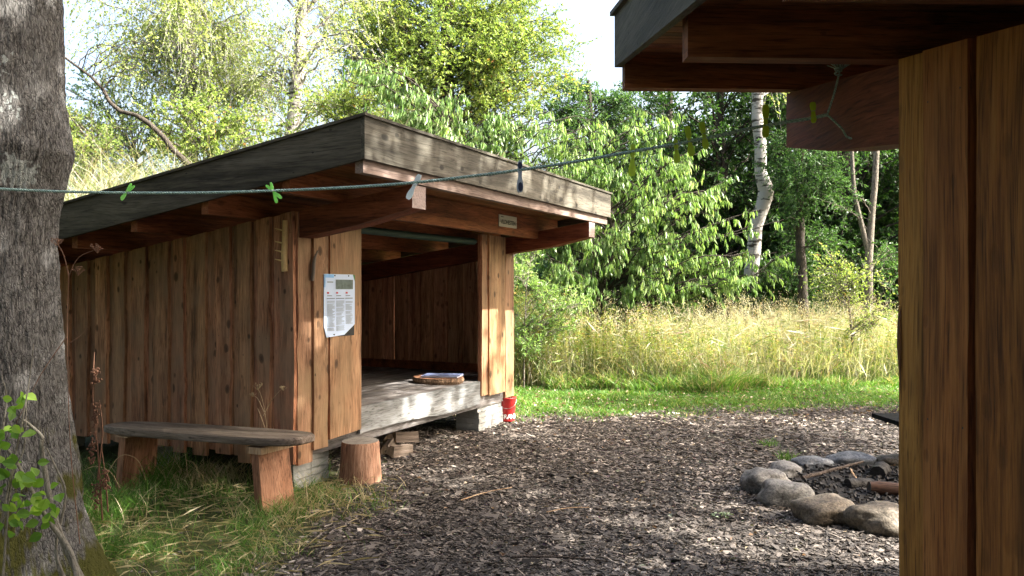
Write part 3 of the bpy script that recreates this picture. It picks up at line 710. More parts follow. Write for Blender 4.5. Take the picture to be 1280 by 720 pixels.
c=mix(nt,cg,cs,a.outputs['Fac']); bs=nd(nt,'BsdfPrincipled',{'Base Color':c,'Roughness':.95,'Specular IOR Level':.15}); bp=nd(nt,'Bump',{'Height':n1.outputs[0],'Strength':.9,'Distance':.03}); nt.links.new(bp.outputs[0],bs.inputs['Normal']); nt.links.new(bs.outputs[0],out.inputs[0])
go=mb.build('ground',m); tag(go,'dark bare soil and turf under the wood chips and grass','ground',kind='structure')
at_=go.data.attributes.new('chip','FLOAT','POINT'); at_.data.foreach_set('value',CM.reshape(-1).astype(np.float32))

# wood chips, densest near the camera
def vg(x,y): return np.array([g(a,b) for a,b in zip(x,y)])
def in_view(x,y,m=.08): return (np.abs(x/y)<.653+m)
chips=MB()
N=230000; u=rng.random(N); Y=3.3+ (11.6-3.3)*u**1.15; X=(rng.random(N)*2-1)*(.74*Y)
keep=(X>-3.2)&(X<6.2); X=X[keep];Y=Y[keep]
cm=np.array([chipmask(a,b) for a,b in zip(X,Y)]); keep=rng.random(len(X))<np.clip(cm*1.05+.012,0,1)
X=X[keep];Y=Y[keep];n=len(X); print('chips',n)
Z=vg(X,Y)+.003+rng.random(n)*.014
L_=(.0085+.021*rng.random(n)**2.4)*(1+.035*Y); L_=L_*np.where(rng.random(n)<.25,1.35,.9); Wd=L_*(.12+.55*rng.random(n)**1.3); th=rng.random(n)*2*np.pi
big=rng.random(n)<.012; L_[big]*=1.7; Wd[big]*=1.3
t1=rng.normal(0,.16,n); t2=rng.normal(0,.22,n)
A=np.stack([np.cos(th),np.sin(th),t1],1); B=np.stack([-np.sin(th),np.cos(th),t2],1)
C=np.stack([X,Y,Z],1)
def pt(a,b): return C+A*(L_*a)[:,None]+B*(Wd*b)[:,None]
j=lambda s:rng.normal(0,s,n)
V=np.stack([pt(-1+j(.15),-.8+j(.2)),pt(.7+j(.3),-1+j(.2)),pt(1+j(.15),.6+j(.3)),pt(-.6+j(.3),1+j(.2))],1)
top=V; th_=np.zeros((n,1,3)); th_[:,0,2]=-.004
V8=np.concatenate([top,top+th_],1).reshape(-1,3); i=np.arange(n)[:,None]*8
Fq=np.concatenate([i+np.array([[0,1,2,3]]),i+np.array([[0,4,5,1]]),i+np.array([[1,5,6,2]]),i+np.array([[2,6,7,3]]),i+np.array([[3,7,4,0]])],0)
r=np.clip(rng.random(n)+.22*np.array([nz(a*.9,b*.9,41)+.6*nz(a*3,b*3,17) for a,b in zip(X,Y)]),0,1); chips.add(V8,Fq,rnd=np.tile(r,5))
M_['chip']=None
m,nt,out=new_mat('wood chips'); a=nd(nt,'Attribute',attribute_name='rnd')
c=ramp(nt,a.outputs['Fac'],[(0,(.024,.020,.017)),(.38,(.056,.047,.040)),(.65,(.096,.081,.070)),(.84,(.145,.125,.108)),(.95,(.215,.18,.152)),(.988,(.30,.26,.22)),(1,(.42,.37,.32))])
bs=nd(nt,'BsdfPrincipled',{'Base Color':c,'Roughness':.7,'Specular IOR Level':.35}); nt.links.new(bs.outputs[0],out.inputs[0])
o=chips.build('wood_chips',m); tag(o,'layer of dark grey-brown wood chips covering the trodden ground','wood chips',kind='stuff')

# ash bed in the fire ring
mb=MB(); n=40; cx,cy=2.92,6.22; V=[(cx,cy,.028)]
for ring,rr in enumerate((.35,.6,.8)):
    for k in range(n):
        a=k/n*2*math.pi; V.append((cx+math.cos(a)*rr*(1+.08*nz(a,rr)),cy+math.sin(a)*rr*.98,.026-.02*ring+.006*nz(math.cos(a)*5,math.sin(a)*5,rr*4)))
Q=[[1+r_*n+k,1+r_*n+(k+1)%n,1+(r_+1)*n+(k+1)%n,1+(r_+1)*n+k][::-1] for r_ in (0,1) for k in range(n)]
mb.add(V,Q,smooth=True); mb.add(V,[[0,1+k,1+(k+1)%n] for k in range(n)],smooth=True)
o=mb.build('ash_bed',simple('ash and charcoal',(.035,.032,.030),rough=1,bump=1.0,nscale=40,var=.9)); tag(o,'bed of black ash and charcoal inside the ring of stones','ash',kind='stuff')
mb=MB()
for k in range(700):
    a=random.uniform(0,6.28); rr=.75*math.sqrt(random.random()); s=random.uniform(.004,.017)
    x,y=cx+math.cos(a)*rr,cy+math.sin(a)*rr; M=Matrix.Translation((x,y,.035+s*.4))@Matrix.Rotation(random.uniform(0,3),4,Vector((random.random(),random.random(),random.random()+.01)).normalized())
    mb.box((-s*1.3,-s*.8,-s*.6),(s*1.3,s*.8,s*.6),M=M)
o=mb.build('charcoal',M_['char']); tag(o,'scatter of small charcoal lumps over the ash bed','charcoal',kind='stuff')

# ------------------------------------------------------------------ leaves and blades
def leaves(mb,P,A,Nrm,L,Wd,rnd,mi=0,fold=.25):
    A=unit(A); Nn=unit(Nrm-A*np.sum(Nrm*A,1,keepdims=True)); B=np.cross(A,Nn)
    L=L[:,None];Wd=Wd[:,None]
    a=P; t=P+A*L-Nn*L*.12; mid=P+A*L*.45
    l=mid+B*Wd*.5+Nn*Wd*fold; r_=mid-B*Wd*.5+Nn*Wd*fold
    n=len(P); V=np.stack([a,l,t,r_],1).reshape(-1,3); i=np.arange(n)[:,None]*4
    mb.add(V,np.concatenate([i+np.array([[0,2,1]]),i+np.array([[0,3,2]])],0),mi,np.tile(rnd,2))
def blades(mb,X,Y,Z,H,Wd,lean,rnd,mi=0,curve=1.0):
    n=len(X); th=rng.random(n)*2*np.pi; ph=rng.random(n)*2*np.pi
    D=np.stack([np.cos(ph),np.sin(ph),np.zeros(n)],1); S_=np.stack([np.cos(th),np.sin(th),np.zeros(n)],1)
    P0=np.stack([X,Y,Z],1); lv=[]
    for t,w in ((0,1),(.4,.85),(.75,.55),(1,.08)):
        c=P0+D*(lean*H*(t**2)*curve+lean*H*t*.3)[:,None]+np.array([0,0,1.])*(H*(t-.22*lean*t*t))[:,None]
        lv+= [c-S_*(Wd*w*.5)[:,None],c+S_*(Wd*w*.5)[:,None]]
    V=np.stack(lv,1).reshape(-1,3); i=np.arange(n)[:,None]*8
    Fq=np.concatenate([i+np.array([[0,1,3,2]]),i+np.array([[2,3,5,4]]),i+np.array([[4,5,7,6]])],0)
    mb.add(V,Fq,mi,np.tile(rnd,3))
grassm=leafmat('grass blades',[(0,(.04,.10,.015)),(.45,(.085,.19,.03)),(.74,(.14,.26,.05)),(.80,(.28,.24,.13)),(1,(.45,.39,.26))],trans=.3,rough=.5,spec=.25)
fieldm=leafmat('dry field grass',[(0,(.07,.15,.03)),(.25,(.14,.22,.06)),(.40,(.25,.29,.13)),(.55,(.35,.34,.24)),(.85,(.46,.44,.35)),(.95,(.27,.18,.12)),(1,(.17,.09,.06))],trans=.3,rough=.5,spec=.3)

def under_shelter(x,y):
    lx=(x-C0.x)*U.x+(y-C0.y)*U.y; ly=(x-C0.x)*Vd.x+(y-C0.y)*Vd.y
    return (lx>-.1)&(lx<W+.1)&(ly>-.05)&(ly<D)
mb=MB()
# left patch by the trunk and bench
N=46000; X=rng.uniform(-4.6,-.75,N);Y=rng.uniform(3.4,7.6,N)
cm=np.array([chipmask(a,b) for a,b in zip(X,Y)]); cl_=np.array([nz(a*2.2,b*2.2,9) for a,b in zip(X,Y)])
k=(rng.random(N)>cm*1.02)&(~under_shelter(X,Y))&(rng.random(N)<.46+cl_*1.5)&in_view(X,Y,.06)
X=X[k];Y=Y[k];cl_=cl_[k];n=len(X)
dry=(rng.random(n)<.17+.30*(X>-1.6)-.3*cl_); r=np.where(dry,.80+.2*rng.random(n),.72*rng.random(n))
H=(.05+.15*rng.random(n)**1.3)*(1+.5*cl_)*np.where(X>-1.5,.65,1.0)
blades(mb,X,Y,vg(X,Y)-.01,H,.002+.003*rng.random(n),.35+.7*rng.random(n),r)
o=mb.build('foreground_grass',grassm); tag(o,'rough green grass with dead straws below the plank bench','grass',kind='stuff')
# matted dead straw
mb=MB(); n=1300; X=rng.uniform(-3.0,-.8,n);Y=rng.uniform(4.0,6.6,n); k=~under_shelter(X,Y); X=X[k];Y=Y[k];n=len(X)
cm=np.array([chipmask(a,b) for a,b in zip(X,Y)]);k=rng.random(n)>cm-.06;X=X[k];Y=Y[k];n=len(X)
th=rng.random(n)*6.28; Lh=.05+.16*rng.random(n); P=np.stack([X,Y,vg(X,Y)+.015+.05*rng.random(n)],1)
A=np.stack([np.cos(th),np.sin(th),rng.normal(.05,.18,n)],1); leaves(mb,P,A,np.tile(np.array([[0,0,1.]]),(n,1))+rng.normal(0,.3,(n,3)),Lh,.0022+.0018*rng.random(n),.80+.2*rng.random(n),fold=.1)
o=mb.build('dead_straw',grassm); tag(o,'matted pale dead straw lying over the grass edge','straw',kind='stuff')
# grass tufts by name, taller
def tuft(px,py,H_,nb,lab,spread=.09,dry_=.1,grp='grass tufts beside the bench'):
    p=gat(px,py); mb=MB(); X=rng.normal(0,spread,nb);Y=rng.normal(0,spread,nb)
    r=np.where(rng.random(nb)<dry_,.82+.18*rng.random(nb),.72*rng.random(nb))
    blades(mb,X,Y,np.full(nb,-.02),H_*(.4+.6*rng.random(nb)),.004+.005*rng.random(nb),.25+.7*rng.random(nb),r)
    o=mb.build('grass_tuft',grassm); o.location=(p.x,p.y,0); tag(o,lab,'grass tuft',grp); return o
tuft(205,602,.36,420,'tall green grass tuft in front of the left bench leg',.13,.12)
tuft(378,598,.30,260,'green grass tuft right of the front bench leg',.10,.25)
tuft(262,600,.24,380,'dry straw-coloured tuft under the middle of the bench',.15,.9)
tuft(330,640,.20,240,'low yellowish tuft in front of the front bench leg',.14,.5)
tuft(150,640,.26,300,'green tuft beside the big trunk',.14,.1)
tuft(420,625,.14,300,'low yellow-green tuft around the foot of the stump',.2,.6)
tuft(962,555,.10,60,'tiny green tuft growing alone in the wood chips',.05,.0,None)
tuft(985,573,.13,60,'small green tuft behind the back left fire-ring stone',.05,.0,None)
# lawn
mb=MB(); N=95000; X=rng.uniform(-1.6,9,N);Y=rng.uniform(9.3,15.0,N)
cm=np.array([chipmask(a,b) for a,b in zip(X,Y)]); cl_=np.array([nz(a*1.5,b*1.5,9) for a,b in zip(X,Y)])
k=(rng.random(N)>cm)&in_view(X,Y,.03)&(~under_shelter(X,Y)); X=X[k];Y=Y[k];cl_=cl_[k];n=len(X); print('lawn',n)
r=np.where(rng.random(n)<.10,.8+.2*rng.random(n),.25+.5*rng.random(n)); r=np.clip(r+.15*cl_,0,1)
blades(mb,X,Y,vg(X,Y)-.005,(.03+.05*rng.random(n))*(1+.6*cl_),.007+.006*rng.random(n),.3+.8*rng.random(n),r)
o=mb.build('lawn_grass',leafmat('lawn grass',[(0,(.035,.10,.015)),(.5,(.075,.18,.025)),(.80,(.13,.24,.04)),(.88,(.24,.24,.10)),(1,(.36,.32,.18))],trans=.35)); tag(o,'mown bright green grass strip between the wood chips and the tall field','grass',kind='stuff')
# fallen leaves on the lawn
mb=MB(); n=900; X=rng.uniform(-.4,6.5,n);Y=rng.uniform(9.2,12.6,n);th=rng.random(n)*6.28
P=np.stack([X,Y,vg(X,Y)+.02+.04*rng.random(n)],1); A=np.stack([np.cos(th),np.sin(th),rng.normal(0,.3,n)],1); leaves(mb,P,A,rng.normal(0,.5,(n,3))+np.array([0,0,1.]),.03+.04*rng.random(n),.02+.02*rng.random(n),rng.random(n))
o=mb.build('fallen_leaves',leafmat('fallen leaf',[(0,(.05,.035,.02)),(.5,(.16,.10,.05)),(1,(.45,.38,.28))],trans=.1)); tag(o,'scattered dry leaves lying on the green strip','leaf litter',kind='stuff')

# leaf litter on the chips
mb=MB(); n=420; X=rng.uniform(-1.6,5,n);Y=3.6+6.2*rng.random(n)**.8; k=np.array([chipmask(a,b) for a,b in zip(X,Y)])>.6; X=X[k];Y=Y[k];n=len(X);th=rng.random(n)*6.28
P=np.stack([X,Y,vg(X,Y)+.02+.01*rng.random(n)],1); A=np.stack([np.cos(th),np.sin(th),rng.normal(0,.15,n)],1); leaves(mb,P,A,rng.normal(0,.25,(n,3))+np.array([0,0,1.]),.02+.035*rng.random(n),.014+.02*rng.random(n),rng.random(n))
o=mb.build('leaf_litter',leafmat('brown litter leaf',[(0,(.07,.035,.015)),(.4,(.16,.09,.04)),(.8,(.26,.21,.13)),(1,(.30,.34,.26))],trans=.05)); tag(o,'few brown and grey fallen leaves scattered on the wood chips','leaf litter',kind='stuff')

# tall field
def field_edge(x): return 12.9-.25*math.exp(-((x-2.6)/1.3)**2)*2+.10*max(0,x-3)+.25*nz(x*1.1,2,6)
def fieldpts(N,x0,x1,depth,pw=1.6):
    X=rng.uniform(x0,x1,N); Y=np.array([field_edge(x) for x in X])+depth*rng.random(N)**pw
    k=in_view(X,Y,.06)&~under_shelter(X,Y); return X[k],Y[k]
mb=MB()
CL=[]
for k in range(520):
    x=random.uniform(-1.4,13); y=field_edge(x)+(.05+9*random.random()**1.7)
    sp=random.choices(('straw','green','brown','pale','mixed'),(.26,.34,.08,.15,.17))[0]
    CL.append((x,y,random.uniform(.18,.6),random.uniform(.55,1.0)+(.35 if y-field_edge(x)>1 else 0)+(.12 if random.random()<.2 else 0),sp))
Xs=[];Ys=[];Hs=[];rs_=[];ls=[]
for x,y,r0,h,sp in CL:
    m=int(46+230*r0); X=rng.normal(x,r0,m);Y=rng.normal(y,r0*.8,m); e=np.array([field_edge(q) for q in X]); k=(Y>e-.1)&in_view(X,Y,.06)&~under_shelter(X,Y); X=X[k];Y=Y[k];m=len(X)
    lo,hi={'straw':(.5,.86),'green':(.0,.34),'brown':(.86,1.0),'pale':(.72,.9),'mixed':(.1,.9)}[sp]
    Xs.append(X);Ys.append(Y);Hs.append(h*(.45+.6*rng.random(m))*(.78 if sp=='green' else 1));rs_.append(np.clip(lo+(hi-lo)*rng.random(m),0,1)); ls.append(np.full(m,random.uniform(.2,.75)))
X=rng.uniform(-1.2,15,26000);Y=np.array([field_edge(x) for x in X])+10*rng.random(len(X))**1.6;k=in_view(X,Y,.06)&~under_shelter(X,Y);X=X[k];Y=Y[k];n=len(X);e=np.array([field_edge(x) for x in X]);dp=np.clip((Y-e)/1.4,0,1)
Xs.append(X);Ys.append(Y);Hs.append((.45+.6*dp)*(.5+.5*rng.random(n)));rs_.append(np.clip(.15+.75*rng.random(n),0,1));ls.append(.25+.5*rng.random(n))
X=np.concatenate(Xs);Y=np.concatenate(Ys);H=np.concatenate(Hs);r=np.concatenate(rs_);ln_=np.concatenate(ls);n=len(X);print('field',n)
ln_=ln_*(.4+1.2*rng.random(n)**1.5)
blades(mb,X,Y,np.zeros(n)-.02,H,.006+.008*rng.random(n),ln_,r)
# bent and broken blades lying through the stand
X=rng.uniform(-.8,12,7000);Y=np.array([field_edge(x) for x in X])+5*rng.random(7000)**1.5;k=in_view(X,Y,.06)&~under_shelter(X,Y);X=X[k];Y=Y[k];n=len(X)
P=np.stack([X,Y,.1+.95*rng.random(n)],1);leaves(mb,P,rng.normal(0,1,(n,3))*np.array([1,1,.55]),rng.normal(0,1,(n,3)),.12+.3*rng.random(n),.006+.007*rng.random(n),np.clip(.2+.75*rng.random(n),0,1))
# seed heads
X,Y=fieldpts(3600,.3,14,7.0); n=len(X); cl_=np.array([nz(a*1.2,b*1.2,3) for a,b in zip(X,Y)]); H=(.95+.45*rng.random(n))*(1+.3*cl_); P=[];Aa=[];rr=[]; hr=rng.random(n)
for k in range(18):
    t=rng.random(n); P.append(np.stack([X+rng.normal(0,.03,n),Y+rng.normal(0,.03,n),H*(.84+.18*t)],1)); Aa.append(rng.normal(0,.5,(n,3))+np.array([0,0,.9])); rr.append(np.clip(.55+.36*hr+.1*rng.random(n),0,1))
P=np.concatenate(P);Aa=np.concatenate(Aa);rr=np.concatenate(rr)
leaves(mb,P,Aa,rng.normal(0,1,P.shape),.02+.03*rng.random(len(P)),.006+.006*rng.random(len(P)),rr)
blades(mb,X,Y,np.zeros(n),H,np.full(n,.006),.05+.15*rng.random(n),.6+.3*rng.random(n))
o=mb.build('tall_dry_grass',fieldm); tag(o,'tall sunlit straw-coloured grass field beyond the lawn','tall grass',kind='stuff')
# leafy herbs (goldenrod and willowherb) mixed in
mb=MB(); X,Y=fieldpts(4200,-1.0,12,3.5,1.2); k=(X<2.6)|(rng.random(len(X))<.62); X=X[k];Y=Y[k]; n=len(X); hh=np.where(X<.9,1.75,1.30)*(.55+.5*rng.random(n))*np.where(X>2.6,.8,1); P=[];Aa=[];rr=[];Ls=[]
for k in range(26):
    t=.15+.85*rng.random(n); a=rng.random(n)*6.28; P.append(np.stack([X+.02*np.cos(a)+.06*t*np.cos(X*90),Y+.02*np.sin(a)+.06*t*np.sin(X*90),hh*t],1)); Aa.append(np.stack([np.cos(a),np.sin(a),rng.normal(.15,.45,n)],1)); rr.append(np.clip(.15+.25*t+.6*rng.random(n)+.12*np.sin(X*40),0,1)); Ls.append((.05+.07*rng.random(n))*(1.1-.45*t))
P=np.concatenate(P);Aa=np.concatenate(Aa);rr=np.concatenate(rr);Ls=np.concatenate(Ls)
leaves(mb,P,Aa,rng.normal(0,.5,P.shape)+np.array([0,0,1.]),Ls,Ls*.22,rr)
blades(mb,X,Y,np.zeros(n),hh,np.full(n,.008),.05+.08*rng.random(n),.7+.2*rng.random(n))
herbm=leafmat('herb leaves',[(0,(.05,.12,.02)),(.45,(.13,.22,.04)),(.75,(.26,.30,.09)),(.9,(.42,.36,.16)),(1,(.36,.2,.12))],trans=.4)
o=mb.build('wild_herbs',herbm); tag(o,'yellow-green leafy wild herbs mixed into the tall grass','wild herbs',kind='stuff')
# coarse green grass at the foot of the field, centre
mb=MB(); N=9000; X=rng.uniform(.6,6.5,N); e=np.array([field_edge(x) for x in X]); Y=e-.35+rng.random(N)*.9; n=N
cl_=np.array([nz(a*1.6,b*1.6,13) for a,b in zip(X,Y)])
blades(mb,X,Y,np.zeros(n)-.01,(.18+.3*rng.random(n))*(1+1.2*cl_)*(.40+.42*np.exp(-((X-2.9)/1.5)**2)),.008+.007*rng.random(n),.4+.8*rng.random(n),np.clip(.35+.55*rng.random(n)+.15*cl_,0,.95))
o=mb.build('coarse_grass',grassm); tag(o,'coarse bright green grass along the foot of the tall field','grass',kind='stuff')
# turf on the near shelter's roof and grass growing on it
def roofgrass(root,n,oL,Wx,D_,zo,hmax,xr=(0,1),hs=1):
    mb=MB(); X=rng.uniform(-oL+.05,Wx-.05,n); Y=rng.uniform(-1.05,D_+.25,n); z0=2.36+zo-.141*1.13
    cl_=np.array([nz(a*1.3,b*1.3,33) for a,b in zip(X,Y)])
    hb=np.where((Y>1.3)&(X<1.6),1.0,.30)*hmax
    blades(mb,X,Y,z0-.141*Y+.33,hb*(.25+.75*rng.random(n))*(1+.6*cl_),.004+.005*rng.random(n),.3+.8*rng.random(n),np.clip(.22+.7*rng.random(n),0,1))
    o=mb.build('roof_grass',fieldm,root); o['kind']='stuff'; return o
roofgrass(shA,16000,.62,W+.42,D,0,.68)

# ------------------------------------------------------------------ trees
def rand_in(n,c,r,shell=.5):
    d=unit(rng.normal(0,1,(n,3))); rad=(shell+(1-shell)*rng.random(n))**(1/1.6)
    return np.array(c)+d*rad[:,None]*np.array(r)
def tree(name,label,cat,trunk,crowns,mat,barkm,nlimb=40,ntw=14,nlf=14,leaf=(.06,.035),twig=.6,droop=.3,hang=0.0,group=None,limb_r=.03,up=.25,flat=.8,sides=9,shell=.35,stub=False,crown_name='crown'):
    """trunk: list of (x,y,z,r); crowns: list of (centre, radii, weight)"""
    base=Vector(trunk[0][:3]); root=empty(name,base,0,label,cat,group); b=np.array(base)
    T=np.array([t[:3] for t in trunk],float); Rr=np.array([t[3] for t in trunk],float)
    tt=np.linspace(0,len(T)-1,len(T)*5); Ti=np.stack([np.interp(tt,np.arange(len(T)),T[:,k]) for k in range(3)],1); Ri=np.interp(tt,np.arange(len(T)),Rr)
    Ti[1:,0]+=.25*Ri[1:]*np.array([nz(z*1.3,base.x) for z in Ti[1:,2]]); Ti[1:,1]+=.25*Ri[1:]*np.array([nz(z*1.3,base.y+5) for z in Ti[1:,2]])
    tm=MB(); tm.tube(Ti-b,Ri,sides); tm.build('trunk',barkm,root)
    lm=MB(); fm=MB(); PP=[];AA=[];RR=[];TW=[]
    wts=np.array([c[2] for c in crowns],float); wts/=wts.sum()
    for ci,(c,r,w) in enumerate(crowns):
        for tgt in rand_in(max(1,int(round(nlimb*wts[ci]))),c,r,shell):
            hd=np.hypot(Ti[:,0]-tgt[0],Ti[:,1]-tgt[1]); want=tgt[2]-.55*hd
            k=int(np.argmin(np.abs(Ti[:,2]-want)+.0*hd)); k=max(k,len(Ti)//5); s=Ti[k]; d=tgt-s; L=np.linalg.norm(d)
            ctl=s+d*.5+np.array([0,0,up*L])+rng.normal(0,.07*L,3)
            t=np.linspace(0,1,9)[:,None]; P=(1-t)**2*s+2*t*(1-t)*ctl+t*t*tgt
            P[1:-1]+=rng.normal(0,.02*L,(7,3))
            r0=min(Ri[k]*.55,limb_r*(.5+L*.3)); lm.tube(P-b,np.linspace(r0,.006,9),5,cap=False)
            if hang<0: continue
            ts=.30+.70*rng.random(ntw)**.75; fi=ts*8; i0=np.minimum(fi.astype(int),7); q=P[i0]+(P[i0+1]-P[i0])*(fi-i0)[:,None]
            dr=unit(d)[None]*.55+unit(rng.normal(0,1,(ntw,3)))*.9+np.array([0,0,.15-droop*.6]); dr=unit(dr); ln=twig*(.45+.65*rng.random(ntw))
            TW.append((q,dr,ln)); lr=rng.random()
            for m_ in range(nlf):
                s_=.10+.9*rng.random(ntw); p=q+dr*(ln*s_)[:,None]; p[:,2]-=droop*ln*s_**2
                sd=unit(rng.normal(0,1,(ntw,3))); ax=sd*(.8-.5*min(1,hang))+dr*.5+np.array([0,0,-hang])*1.3
                PP.append(p);AA.append(ax);RR.append(np.clip(.62*rng.random(ntw)+.38*lr,0,1))
    if TW:
        q=np.concatenate([x[0] for x in TW])-b;dr=np.concatenate([x[1] for x in TW]);ln=np.concatenate([x[2] for x in TW]); n=len(q)
        # twigs: two-segment ribbons in two crossing planes, thin
        e1=q+dr*(ln*.5)[:,None]; e1[:,2]-=droop*ln*.25; e2=q+dr*ln[:,None]; e2[:,2]-=droop*ln
        sx=unit(np.cross(dr,rng.normal(0,1,(n,3)))); w=.005; sy=np.cross(dr,sx)
        V=[]
        for P_,k in ((q,1.),(e1,.7),(e2,.3)):
            for a in (0,2.094,4.189): V.append(P_+(sx*math.cos(a)+sy*math.sin(a))*w*k)
        V=np.stack(V,1).reshape(-1,3); i=np.arange(n)[:,None]*9
        Fq=np.concatenate([i+np.array([[o+a,o+(a+1)%3,o+3+(a+1)%3,o+3+a]]) for o in (0,3) for a in range(3)],0); lm.add(V,Fq)
    if lm.nv: lm.build('limbs',barkm,root)
    if PP:
        P=np.concatenate(PP)-b;A=np.concatenate(AA);r_=np.concatenate(RR);n=len(P)
        Nr=rng.normal(0,1,(n,3))+np.array([0,0,flat*2*(1-min(1,hang))]); Ls=leaf[0]*(.42+.78*rng.random(n)**.8); leaves(fm,P,A,Nr,Ls,leaf[1]/leaf[0]*Ls,r_)
        fm.build(crown_name,mat,root); tree.count+=n
    return root
tree.count=0
B_birch=bark('birch bark',(.04,.036,.03),(.29,.28,.265),birch=True,bump=.3)
B_grey=bark('grey bark',(.05,.045,.035),(.20,.18,.15),scale=30)
L_shade=leafmat('shade leaf',[(0,(.05,.08,.03)),(1,(.09,.12,.05))],trans=.25)
B_dark=bark('dark bark',(.02,.018,.014),(.07,.06,.05),scale=25)
L_birch=leafmat('birch leaf',[(0,(.10,.15,.04)),(.4,(.24,.31,.10)),(.8,(.39,.44,.18)),(1,(.46,.47,.24))],trans=.45)
L_bright=leafmat('bright leaf',[(0,(.07,.13,.03)),(.45,(.19,.27,.075)),(.93,(.34,.39,.14)),(.965,(.45,.26,.09)),(1,(.45,.16,.07))],trans=.42)
L_cherry=leafmat('drooping leaf',[(0,(.09,.18,.05)),(.5,(.18,.29,.10)),(.95,(.34,.43,.21)),(.985,(.40,.26,.10)),(1,(.45,.18,.08))],trans=.42,rough=.33,spec=.55)
L_blue=leafmat('bluish leaf',[(0,(.03,.08,.03)),(.5,(.06,.13,.045)),(1,(.13,.21,.08))],trans=.38)
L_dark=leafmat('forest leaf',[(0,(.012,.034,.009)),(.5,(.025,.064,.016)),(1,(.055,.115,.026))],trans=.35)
L_ash=leafmat('ash leaf',[(0,(.025,.07,.022)),(.5,(.05,.115,.036)),(1,(.09,.18,.06))],trans=.38)
def tp(px,Y,pz): # trunk point from pixel row
    v=at(px,pz,Y); return v
def E(px,py,Y,rx,ry,rz,w=1): c=at(px,py,Y); return (tuple(c),(rx,ry,rz),w)
def TP(Y,*pts):
    out_=[]
    for px,py,r in pts:
        v=at(px,py,Y); out_.append((v.x,v.y,max(v.z,-.1) if py<490 else -.1,r))
    return out_
tree('birch_tree','tall birch with hanging leafy twigs, its mossy trunk left of centre above the shelter roof','tree',TP(16,(242,495,.17),(240,330,.16),(238,180,.15),(236,90,.13),(232,0,.12),(228,-120,.09),(225,-260,.05)),
  [E(250,20,16,1.9,1.6,1.9,3),E(170,-10,16,1.5,1.4,1.3,1.6),E(300,60,16,.95,1.2,1.6,2.0),E(215,-120,16,2.4,2,1.6,1.5),E(165,70,16,.9,1,.55,.6)],L_birch,B_birch,nlimb=96,ntw=26,nlf=15,leaf=(.060,.043),twig=.95,droop=.95,hang=.35,group='birch trees',limb_r=.022)
tree('birch_tree','slim pale birch with sparse leaves, leaning slightly right behind the shelter roof','tree',TP(15.2,(352,495,.16),(356,330,.15),(362,190,.14),(368,130,.125),(374,60,.115),(380,0,.10),(392,-120,.07),(400,-220,.04)),
  [E(390,70,15.2,1.3,1.2,1.7,2),E(330,60,15.2,.5,.8,1.0,.5),E(400,-60,15.2,1.9,1.4,1.3,1.5)],L_birch,B_birch,nlimb=54,ntw=17,nlf=10,leaf=(.05,.034),twig=.8,droop=.7,hang=.3,group='birch trees',limb_r=.03)
tree('leaning_tree','crooked bare limb leaning across the bright sky beside the big near trunk','tree',TP(12.5,(300,495,0.068),(262,300,0.061),(238,208,0.051),(215,186,0.048),(205,172,0.042),(186,154,0.042),(170,144,0.035),(150,139,0.034),(137,128,0.031),(129,112,0.026),(114,96,0.022),(92,80,0.019),(68,62,0.016),(50,30,0.012)),
  [E(150,60,12.5,.8,.5,.6,1)],L_birch,B_dark,nlimb=9,ntw=8,nlf=6,leaf=(.045,.03),twig=.5,droop=.3,limb_r=.012)
tree('bush','tall green bush filling the gap between the near trunk and the crooked limb','bush',TP(15,(110,495,.06),(112,300,.05),(115,180,.03)),
  [E(100,180,15,1.0,1.2,1.1,2),E(140,210,15,1.0,1.2,.8,1.5),E(60,150,15,.9,1,1.1,1)],L_bright,B_grey,nlimb=50,ntw=16,nlf=14,leaf=(.06,.03),twig=.5,droop=.2,group='bushes behind the shelter')
tree('bush','bluish green bush just above the roof edge below the crooked limb','bush',TP(17,(160,495,.06),(165,300,.05),(170,200,.03)),
  [E(165,165,17,1.1,1.2,.9,2),E(90,120,17,1.1,1.2,.9,1)],L_blue,B_grey,nlimb=36,ntw=14,nlf=14,leaf=(.06,.035),twig=.5,droop=.2,group='bushes behind the shelter')
tree('bush','leafy light green bush at the foot of the mossy birch trunk','bush',TP(13.6,(250,495,.05),(252,320,.04),(255,190,.02)),
  [E(250,165,13.6,1.0,.8,.85,2),E(320,175,13.6,.8,.8,.6,1)],L_bright,B_grey,nlimb=40,ntw=13,nlf=12,leaf=(.065,.042),twig=.5,droop=.15,group='bushes behind the shelter')
tree('bush','yellow-green bush behind the roof corner at the foot of the slim birch','bush',TP(14.0,(420,495,.05),(425,320,.04),(430,170,.02)),
  [E(400,140,14.0,.9,.8,.7,2),E(470,120,14.0,.9,.8,.7,2)],L_bright,B_grey,nlimb=40,ntw=13,nlf=12,leaf=(.07,.035),twig=.5,droop=.2,group='bushes behind the shelter')
tree('broadleaf_tree','big sunlit yellow-green tree rising above the middle of the shelter roof','tree',TP(19,(545,495,.26),(550,300,.24),(556,150,.20),(560,60,.16),(555,-30,.12),(550,-120,.06)),
  [E(560,60,19,2.7,2.0,2.2,4),E(480,70,19,1.5,1.5,1.9,1.6),E(640,90,19,1.5,1.5,1.9,2),E(600,-40,19,1.9,2,1.6,1.5),E(440,20,19,1.3,1.2,1.0,1),E(700,60,19.5,.7,1.0,1.0,.5)],L_bright,B_dark,nlimb=190,ntw=26,nlf=16,leaf=(.085,.045),twig=.8,droop=.15,limb_r=.016,up=.12)
